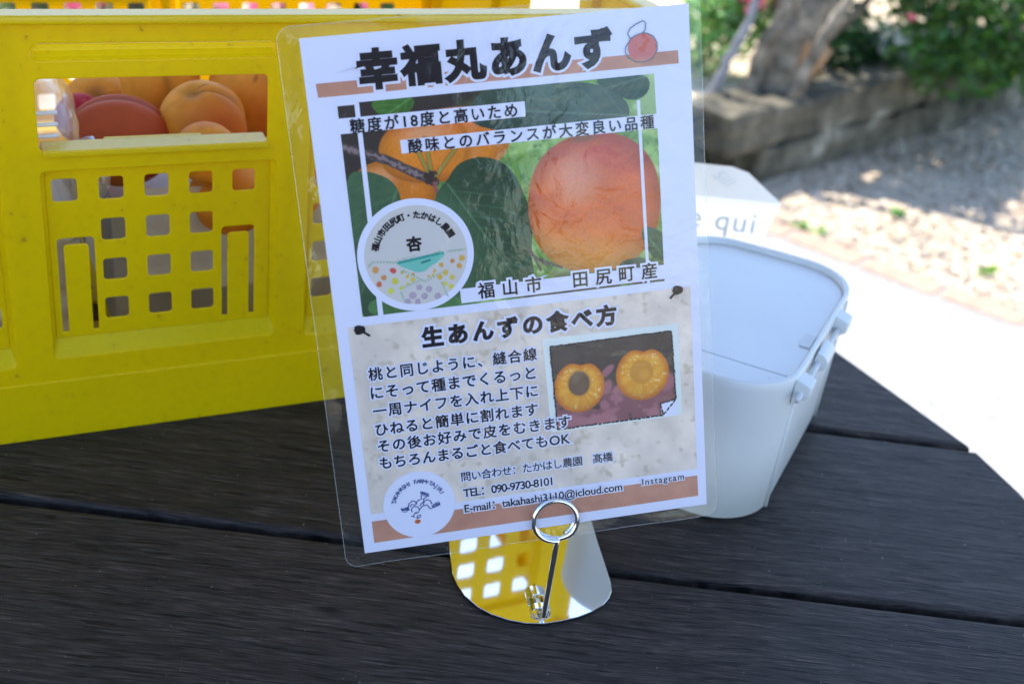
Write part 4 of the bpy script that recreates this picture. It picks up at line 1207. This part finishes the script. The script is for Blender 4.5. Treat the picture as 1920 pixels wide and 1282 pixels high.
# latch side (local -y): two lugs, the latch barrel, thin rod, ridges of the side panel
def lug(u, w=0.0105):
    x = u - (U0 + U1) / 2; b = MB()
    y = -hw2
    b.put([(x - w / 2, y + .001, 0.096), (x + w / 2, y + .001, 0.096), (x + w / 2, y - .002, 0.098), (x - w / 2, y - .002, 0.098),
           (x - w / 2, y + .001, 0.117), (x + w / 2, y + .001, 0.117), (x + w / 2, y - .0105, 0.113), (x - w / 2, y - .0105, 0.113), (x - w / 2, y - .0105, 0.105), (x + w / 2, y - .0105, 0.105)],
          [(0,1,2,3),(4,7,6,5),(7,8,9,6),(8,3,2,9),(0,3,8,7,4),(1,5,6,9,2)])
    return bev(b.build("lug", M["white"], box), 0.0009, 2)
lug(0.775, 0.017); lug(0.895, 0.017)
x = 0.833 - (U0 + U1) / 2
b = MB(); vs = []
n = 12
for xx in (x - .013, x + .013):
    for k in range(n + 1):
        a = math.radians(90 - 200 * k / n); vs.append((xx, -hw2 - .002 - .0085 * math.cos(a) if math.cos(a) > -1 else 0, 0.107 + .0075 * math.sin(a)))
m = n + 1
b.put(vs, [(k, k + 1, m + k + 1, m + k) for k in range(n)] + [tuple(range(m)), tuple(range(2 * m - 1, m - 1, -1))])
b.build("latch", M["white"], box, False)
b = MB(); b.tube([(x - .075, -hw2 - .004, 0.106), (x + .075, -hw2 - .004, 0.106)], 0.0022, 10); b.build("hinge_rod", M["white"], box, True)
for xx in (-hu + .040, hu - .040):
    b = MB(); b.tube([(xx, -hw2 * .968 - .0003, 0.004), (xx, -hw2 * .985 - .0003, 0.06), (xx, -hw2 + .0002, 0.112)], 0.0016, 8)
    b.build("side_ridge", M["white"], box, True)
b = MB(); b.box((x - .012, -hw2 + .0045, 0.1151), (x + .010, -hw2 + .013, 0.1162)); bev(b.build("lid_catch", simple("grey_white", (0.62, 0.64, 0.64), 0.5, 0.03), box), 0.0004, 1)

# ------------------------------------------------------------------ paper packet behind the box
pk = tag(empty("paper_packet", (0.14, 1.10, TZ)), "white printed paper packet with a folded top behind the white box", "paper packet")
outl = [(-0.11, 0.0), (0.080, 0.0), (0.0865, 0.071), (0.0975, 0.1125), (-0.11, 0.1085)]
flap = [(-0.11, 0.1085), (0.0975, 0.1125), (0.0620, 0.1365), (0.0465, 0.1400), (0.017, 0.1395), (-0.11, 0.1370)]
add("packet_body", [(x, 0, z) for x, z in outl] + [(x, 0.030, z) for x, z in ((-0.11, 0.0), (0.080, 0.0), (0.083, 0.045), (-0.11, 0.040))], [(0, 1, 2, 3, 4), (5, 8, 7, 6), (0, 5, 6, 1), (0, 4, 8, 5)], M["bagpaper"], pk)
add("folded_flap", [(x, -0.002 + (z - 0.1085) * 0.35, z) for x, z in flap], [tuple(range(len(flap)))], M["bagpaper"], pk)
def ptext(body, x, z, size, shear=0, rot=0, yoff=-0.0009, lean=0.0, nm="lettering"):
    v, f = tmesh(body, size, 0.0, 1.12, shear)
    ca, sa = math.cos(rot), math.sin(rot)
    out = [(x + a * ca - b_ * sa, yoff + lean * (z + a * sa + b_ * ca - 0.1085) + c * .02, z + a * sa + b_ * ca) for a, b_, c in v]
    # face the viewer (towards -y)
    return add(nm, out, f, M["ink_print"], pk)
ptext("e qui", 0.012, 0.0795, 0.030)
ptext("Sill", 0.028, 0.1300, 0.014, 0.5, -0.5, -0.0030, 0.35)

# ------------------------------------------------------------------ low stone wall
wall = tag(empty("stone_wall", (0.66, 3.46, 0)), "low wall of rough tan stone blocks edging the planted bed", "wall")
wall.rotation_euler = (0, 0, math.radians(47))
rw = random.Random(5)
def blockrow(z0, z1, x0, x1, dmin, dmax, name, wmin, wmax):
    b = MB(); x = x0
    while x < x1:
        w = rw.uniform(wmin, wmax); j = lambda k=.012: rw.uniform(-k, k)
        d0 = rw.uniform(-.012, .012)
        vs = [(x + j(), d0 + j(), z0), (x + w - .006 + j(.006), d0 + j(), z0), (x + w - .012 + j(), dmax, z0), (x + j(), dmax, z0),
              (x + j(), d0 + j(), z1 + j(.006)), (x + w - .006 + j(.006), d0 + j(), z1 + j(.006)), (x + w - .012 + j(), dmax, z1 + j(.006)), (x + j(), dmax, z1 + j(.006))]
        b.put(vs, [(0,3,2,1),(4,5,6,7),(0,1,5,4),(1,2,6,5),(2,3,7,6),(3,0,4,7)]); x += w
    o = b.build(name, M["stone"], wall); bev(o, 0.018, 3)
    s_ = o.modifiers.new("sub", 'SUBSURF'); s_.subdivision_type = 'SIMPLE'; s_.levels = 3; s_.render_levels = 3
    t = bpy.data.textures.new("rock", 'CLOUDS'); t.noise_scale = 0.07
    d = o.modifiers.new("rough", 'DISPLACE'); d.texture = t; d.strength = 0.045; d.mid_level = 0.5
    return o
blockrow(-0.02, 0.105, 0.0, 6.5, 0, 0.20, "stone_course", 0.55, 1.3)
blockrow(0.112, 0.232, -0.17, 6.5, 0, 0.20, "cap_course", 0.8, 1.7)

# planted bed behind the wall
def soilz(X, Y):
    return 0.185 + 0.05 * (noise2(X + 20, Y + 20, 1.3, 61, 4) - .5)
ang = math.radians(47); wd = Vector((math.cos(ang), math.sin(ang), 0)); wnv = Vector((-math.sin(ang), math.cos(ang), 0))
nx, ny = 90, 60
A, B = np.meshgrid(np.linspace(-1.6, 7.0, nx), np.linspace(0.17, 6.0, ny))
X = 0.66 + A * wd.x + B * wnv.x; Y = 3.46 + A * wd.y + B * wnv.y
Zs = soilz(X, Y) * np.clip((A + 1.6) / 1.5, 0, 1) ** .5 + 0.004
vv = np.stack([X.ravel(), Y.ravel(), Zs.ravel()], 1)
ff = [(j * nx + i, j * nx + i + 1, (j + 1) * nx + i + 1, (j + 1) * nx + i) for j in range(ny - 1) for i in range(nx - 1)]
o = add("planting_soil", vv, ff, M["soil"], None, True); o["kind"] = "structure"

# ------------------------------------------------------------------ plants
def leaves(n, sampler, size, seed, base, var=0.6, up=0.5):
    rg = np.random.RandomState(seed)
    P = sampler(rg, n)
    V = np.empty((n, 6, 3)); 
    nrm = rg.normal(size=(n, 3)); nrm[:, 2] = np.abs(nrm[:, 2]) + up; nrm /= np.linalg.norm(nrm, axis=1)[:, None]
    t = rg.normal(size=(n, 3)); t -= nrm * (t * nrm).sum(1)[:, None]; t /= np.linalg.norm(t, axis=1)[:, None]
    bt = np.cross(nrm, t)
    s = size * rg.uniform(.6, 1.35, n)[:, None]
    for k, (a, b_, c) in enumerate(((-1, 0, 0), (-.3, .48, .12), (.45, .36, .10), (1, 0, -.05), (.45, -.36, .10), (-.3, -.48, .12))):
        V[:, k] = P + t * s * a + bt * s * b_ + nrm * s * c
    F = []
    idx = np.arange(n) * 6
    F = np.concatenate([np.stack([idx, idx + 1, idx + 2, idx + 3], 1), np.stack([idx, idx + 3, idx + 4, idx + 5], 1)])
    br = rg.uniform(1 - var, 1 + var, n); hue = rg.uniform(-.25, .25, n)
    C = np.stack([base[0] * br * (1 + hue), base[1] * br, base[2] * br * (1 - hue)], 1)
    C = np.repeat(C, 6, 0)
    return V.reshape(-1, 3), F.tolist(), C

def clumps(centers, rad, flat=0.8):
    """sampler: leaves gather in clumps around centres, thin towards the outside"""
    cs = np.array(centers, float)
    def f(rg, n):
        k = rg.randint(0, len(cs), n)
        d = rg.normal(size=(n, 3)); d /= np.linalg.norm(d, axis=1)[:, None]
        r = rg.rand(n) ** 0.45
        R = np.asarray(rad, float)
        R = R[k] if R.ndim else np.full(n, R)
        q = d * (r * R)[:, None]; q[:, 2] *= flat
        return cs[k, :3] + q
    return f

def flower_mesh(seed):
    rg = random.Random(seed); V, F, C = [], [], []
    for k in range(16):
        a = rg.uniform(0, 6.28); e = rg.uniform(.1, 1.3); r = rg.uniform(.012, .020)
        d = Vector((math.cos(a) * math.cos(e), math.sin(a) * math.cos(e), math.sin(e))) * .010
        t = Vector((-math.sin(a), math.cos(a), 0)); u = Vector((0, 0, 1)).lerp(d.normalized(), .5).normalized()
        n = len(V)
        V += [d - t * r * .3, d + t * r * .3, d + t * r * .8 + u * r * .7, d + u * r * 1.1, d - t * r * .8 + u * r * .7]
        F.append((n, n + 1, n + 2, n + 3, n + 4)); q = rg.uniform(.8, 1.2)
        C += [(0.78 * q, 0.33 * q, 0.46 * q)] * 5
    return V, F, C

def bush(name, loc, label, cat, centers, rad, nl, lsize, base, stems, flowers, seed, group=None, flat=.8, trunk_r=.012):
    root = tag(empty(name, loc), label, cat, group)
    V, F, C = leaves(nl, clumps(centers, rad, flat), lsize, seed, base)
    add("foliage", V, F, M["leaf"], root, False, C)
    b = MB(); rg = random.Random(seed)
    for c in stems:
        p1 = Vector(c); m_ = p1 * .5 + Vector((rg.uniform(-.05, .05), rg.uniform(-.05, .05), .05))
        b.tube([Vector((rg.uniform(-.04, .04), rg.uniform(-.04, .04), -.02)), m_, p1], [trunk_r, trunk_r * .75, trunk_r * .4], 7)
    if stems: b.build("stems", M["bark"], root, True)
    if flowers:
        Vf, Ff, Cf = flower_mesh(seed)
        f0 = None
        for x, y, z, s in flowers:
            if f0 is None: f0 = add("rose_flower", Vf, Ff, M["petal"], root, False, Cf); o = f0
            else:
                o = f0.copy(); COL.objects.link(o); o.parent = root
            o.location = (x, y, z); o.scale = (s, s, s); o.rotation_euler = (rg.uniform(-.8, .4), rg.uniform(-.6, .6), rg.uniform(0, 6))
    return root

rg = random.Random(21)
# old rose tree rooted at the corner of the bed: trunk, limbs, overhead crown that dapples the light
T0 = Vector((0.72, 3.78, 0.17))
tree = tag(empty("rose_tree", T0), "old climbing rose with a gnarled grey trunk at the corner of the bed", "rose tree")
b = MB()
def rel(x, y, z): return Vector((x, y, z)) - T0
b.tube([rel(0.70, 3.74, 0.14), rel(0.705, 3.75, 0.20), rel(0.72, 3.78, 0.28), rel(0.75, 3.83, 0.36), rel(0.80, 3.88, 0.46), rel(0.84, 3.92, 0.62), rel(0.86, 3.98, 0.85)],
       [0.085, 0.058, 0.060, 0.082, 0.098, 0.085, 0.06], 16)
b.tube([rel(0.76, 3.85, 0.37), rel(0.70, 3.87, 0.48), rel(0.66, 3.95, 0.70), rel(0.55, 4.0, 1.0)], [0.05, 0.045, 0.035, 0.02], 10)
o = b.build("trunk", M["bark"], tree, True)
t = bpy.data.textures.new("barkbump", 'CLOUDS'); t.noise_scale = 0.05
d = o.modifiers.new("sub", 'SUBSURF'); d.levels = 2; d.render_levels = 2
d = o.modifiers.new("rough", 'DISPLACE'); d.texture = t; d.strength = 0.04; d.mid_level = .5
b = MB(); b.tube([rel(0.775, 3.79, 0.27), rel(0.80, 3.775, 0.33), rel(0.815, 3.765, 0.37)], [0.05, 0.052, 0.05], 12); b.build("sawn_stub", M["cutwood"], tree, True)
b = MB()
for q in ((1.3, 4.3, 1.15), (1.8, 4.8, 1.25), (0.9, 4.6, 1.2), (0.2, 4.2, 1.15), (1.5, 3.95, 1.1)):
    b.tube([rel(0.86, 3.98, 0.80), rel((0.86 + q[0]) / 2, (3.98 + q[1]) / 2, 1.12), rel(*q)], [0.03, 0.022, 0.01], 8)
b.build("limb", M["bark"], tree, True)
cen = []
for k in range(44):
    cen.append((rg.uniform(0.80, 2.5), 0, rg.uniform(1.05, 1.55)))
cen = [(x, 4.38 + 0.50 * x + rg.uniform(-.3, .5), z) for x, y, z in cen]
V, F, C = leaves(9000, clumps([tuple(Vector(c) - T0) for c in cen], 0.27, .6), 0.031, 31, (0.075, 0.17, 0.04))
add("crown", V, F, M["leaf"], tree, False, C)
# leaves hanging round the trunk top, left
V, F, C = leaves(1500, clumps([tuple(rel(*c)) for c in ((0.50, 3.90, 0.42), (0.57, 3.93, 0.40), (0.64, 3.95, 0.48), (0.53, 3.97, 0.33), (0.66, 3.96, 0.38), (0.48, 4.0, 0.26))], 0.13, 1.0), 0.020, 32, (0.21, 0.37, 0.13))
add("foliage", V, F, M["leaf"], tree, False, C)
Vf, Ff, Cf = flower_mesh(3); f0 = None
for x, y, z in ((0.555, 3.84, 0.455), (0.585, 3.84, 0.45), (0.61, 3.84, 0.435), (0.60, 3.83, 0.465), (0.55, 3.86, 0.48), (0.63, 3.84, 0.46)):
    if f0 is None: f0 = add("rose_flower", Vf, Ff, M["petal"], tree, False, Cf); o = f0
    else: o = f0.copy(); COL.objects.link(o); o.parent = tree
    o.location = rel(x, y, z); o.scale = (1.6,) * 3; o.rotation_euler = (rg.uniform(-1.2, 0), 0, rg.uniform(0, 6))

# old canes beside the trunk
def cane(pts, r0, r1, mat):
    b = MB(); P = []
    q = random.Random(len(pts) * 7 + int(r0 * 1e4))
    for a, c in zip(pts, pts[1:]):
        for k in range(5):
            t = k / 5; P.append(Vector(a).lerp(Vector(c), t) + Vector((q.uniform(-.006, .006), q.uniform(-.006, .006), 0)) - T0)
    P.append(Vector(pts[-1]) - T0)
    b.tube(P, [r0 + (r1 - r0) * k / (len(P) - 1) for k in range(len(P))], 9)
    return b.build("cane", mat, tree, True)
cane([(0.735, 3.62, 0.18), (0.765, 3.63, 0.30), (0.80, 3.66, 0.42), (0.88, 3.72, 0.56), (0.93, 3.80, 0.80)], 0.020, 0.012, M["bark"])
cane([(0.50, 3.60, 0.20), (0.53, 3.60, 0.33), (0.575, 3.63, 0.45), (0.62, 3.68, 0.66)], 0.017, 0.010, M["greypole"])
cane([(0.62, 3.70, 0.20), (0.64, 3.72, 0.34), (0.70, 3.76, 0.50), (0.72, 3.8, 0.72)], 0.024, 0.016, M["bark"])
cane([(0.80, 3.86, 0.30), (0.95, 3.98, 0.42), (1.10, 4.15, 0.55), (1.3, 4.3, 0.75)], 0.016, 0.010, M["bark"])

# hanging bush at right
cs = [(rg.uniform(1.0, 2.6), 0, rg.uniform(0.30, 0.62)) for k in range(26)]
cs = [(x, 3.60 + .98 * (x - 1.0) + rg.uniform(-.02, .55), z + .02 * x) for x, _, z in cs]
BR = Vector((1.8, 4.75, 0.18))
def relb(c): return tuple(Vector(c) - BR)
cs2 = [c for c in cs if not (c[0] < 1.25 and c[2] < .5)] + [(1.18, 3.86, .40), (1.28, 3.92, .34), (1.36, 4.02, .30), (1.48, 4.12, .33), (1.6, 4.25, .30), (1.42, 4.0, .46), (1.25, 3.95, .5)]
fl = [(*relb((x, 3.58 + .98 * (x - 1.0) + rg.uniform(-.1, .2), rg.uniform(.36, .62))), rg.uniform(.6, .95)) for x in [rg.uniform(1.0, 2.0) for _ in range(9)]]
bush("rose_bush", BR, "dense dark green rose bush overhanging the right end of the wall", "rose bush", [relb(c) for c in cs2], 0.17, 6000, 0.021, (0.05, 0.12, 0.025), [relb(c) for c in cs2[:8]], fl, 41)
# low ground ivy behind the wall between trunk and bush
for k, (x, y, n_, lab) in enumerate(((0.92, 4.12, 500, "dark low leafy plant just behind the wall right of the trunk"), (1.10, 4.30, 500, "dark low leafy plant behind the middle of the wall"), (1.02, 4.50, 450, "green shrublet in the bed behind the two low plants"))):
    c = [(rg.uniform(-.12, .12), rg.uniform(-.1, .1), rg.uniform(.03, .12)) for _ in range(6)]
    bush("ground_plant", (x, y, 0.17), lab, "plant", c, 0.08, n_, 0.020, (0.03, 0.075, 0.02), c[:3], None, 50 + k, "low plants in the bed", trunk_r=.004)

# pink rose bushes behind the crate
for k, (x, y, lab) in enumerate(((-1.45, 4.05, "pink flowering rose bush behind the left half of the crate"), (-0.75, 4.15, "pink flowering rose bush behind the right half of the crate"), (-2.3, 4.3, "pink flowering rose bush farthest left behind the crate"))):
    c = [(rg.uniform(-.36, .36), rg.uniform(-.3, .3), rg.uniform(.08, .62)) for _ in range(16)]
    fl = [(rg.uniform(-.42, .42), rg.uniform(-.42, 0.0), rg.uniform(.05, .6), rg.uniform(1.3, 2.3)) for _ in range(60)]
    bush("rose_bush", (x, y, 0.0), lab, "rose bush", c, 0.15, 2600, 0.022, (0.07, 0.15, 0.04), c[:8], fl, 60 + k, "flowering rose bushes behind the crate")

# weeds in the gravel
for k, (x, y, s, lab) in enumerate(((0.745, 3.16, .8, "tiny green weed beside the edging bricks nearest the white box"), (0.79, 3.13, .7, "tiny green weed just right of the one nearest the box"), (1.22, 3.00, 1.0, "small bright weed at the far right of the sunlit gravel"), (1.06, 3.36, .9, "small weed in the middle of the sunlit gravel"), (1.02, 3.95, .8, "small weed at the shaded foot of the wall"))):
    V, F, C = leaves(26, clumps([(0, 0, .012), (.015, .01, .010), (-.012, .006, .008)], .016 * s, .5), .012 * s, 80 + k, (0.16, 0.34, 0.05))
    o = add("weed", V, F, M["leaf"], None, False, C); o.location = (x, y, 0.005); tag(o, lab, "weed", "weeds in the gravel")

# far hedge closing the garden
c = [(rg.uniform(-9, 9), rg.uniform(-.5, .5), rg.uniform(.2, 1.7)) for _ in range(130)]
V, F, C = leaves(9000, clumps(c, 0.6, .9), .07, 91, (0.04, 0.09, 0.025))
o = add("hedge", V, F, M["leaf"], None, False, C); o.location = (0.5, 8.2, 0)
tag(o, "long green hedge closing the garden beyond the bed", "hedge")

# fallen leaves and petals on the gravel
def gs(rg_, n):
    x = rg_.uniform(0.4, 3.2, n); y = edge_y(x) + .1 + rg_.rand(n) * 1.6
    return np.stack([x, y, np.full(n, .012)], 1)
V, F, C = leaves(420, gs, .012, 95, (0.22, 0.15, 0.08), .6, 3.0)
o = add("fallen_leaves", V, F, M["leaf"], None, False, C); o["kind"] = "stuff"

# ------------------------------------------------------------------ shelter roof that shades the table
roof = tag(empty("shelter_roof", (-0.9, 1.5, 0)), "boarded shelter roof on posts shading the table", "roof")
b = MB(); b.box((-2.2, -0.95, 2.42), (1.95, 0.46, 2.46)); b.build("roof_deck", M["roof"], roof)
for y in (-0.85, -0.25, 0.36):
    b = MB(); b.box((-2.2, y - .04, 2.32), (1.95, y + .04, 2.418)); b.build("rafter", M["roof"], roof)
for x, y in ((-2.1, -0.85), (-2.1, 0.36), (1.88, -0.85)):
    b = MB(); b.box((x - .05, y - .05, 0), (x + .05, y + .05, 2.318)); b.build("post", M["roof"], roof)

blocker = tag(empty("glare_blocker", (0.28, -0.77, 0)), "added unseen narrow dark slatted wooden screen on two posts behind the photographer", "blocker")  # added out of view to block bright reflections on the laminate's left half
b = MB()
for k in range(4): b.box((-0.24 + k * .122, -0.01, 0.42), (-0.24 + k * .122 + .120, 0.01, 1.62))
b.build("boards", M["wood"], blocker)
for x in (-0.2, 0.2):
    b = MB(); b.box((x - .02, 0.012, 0), (x + .02, 0.045, 1.6)); b.build("post", M["wood"], blocker)
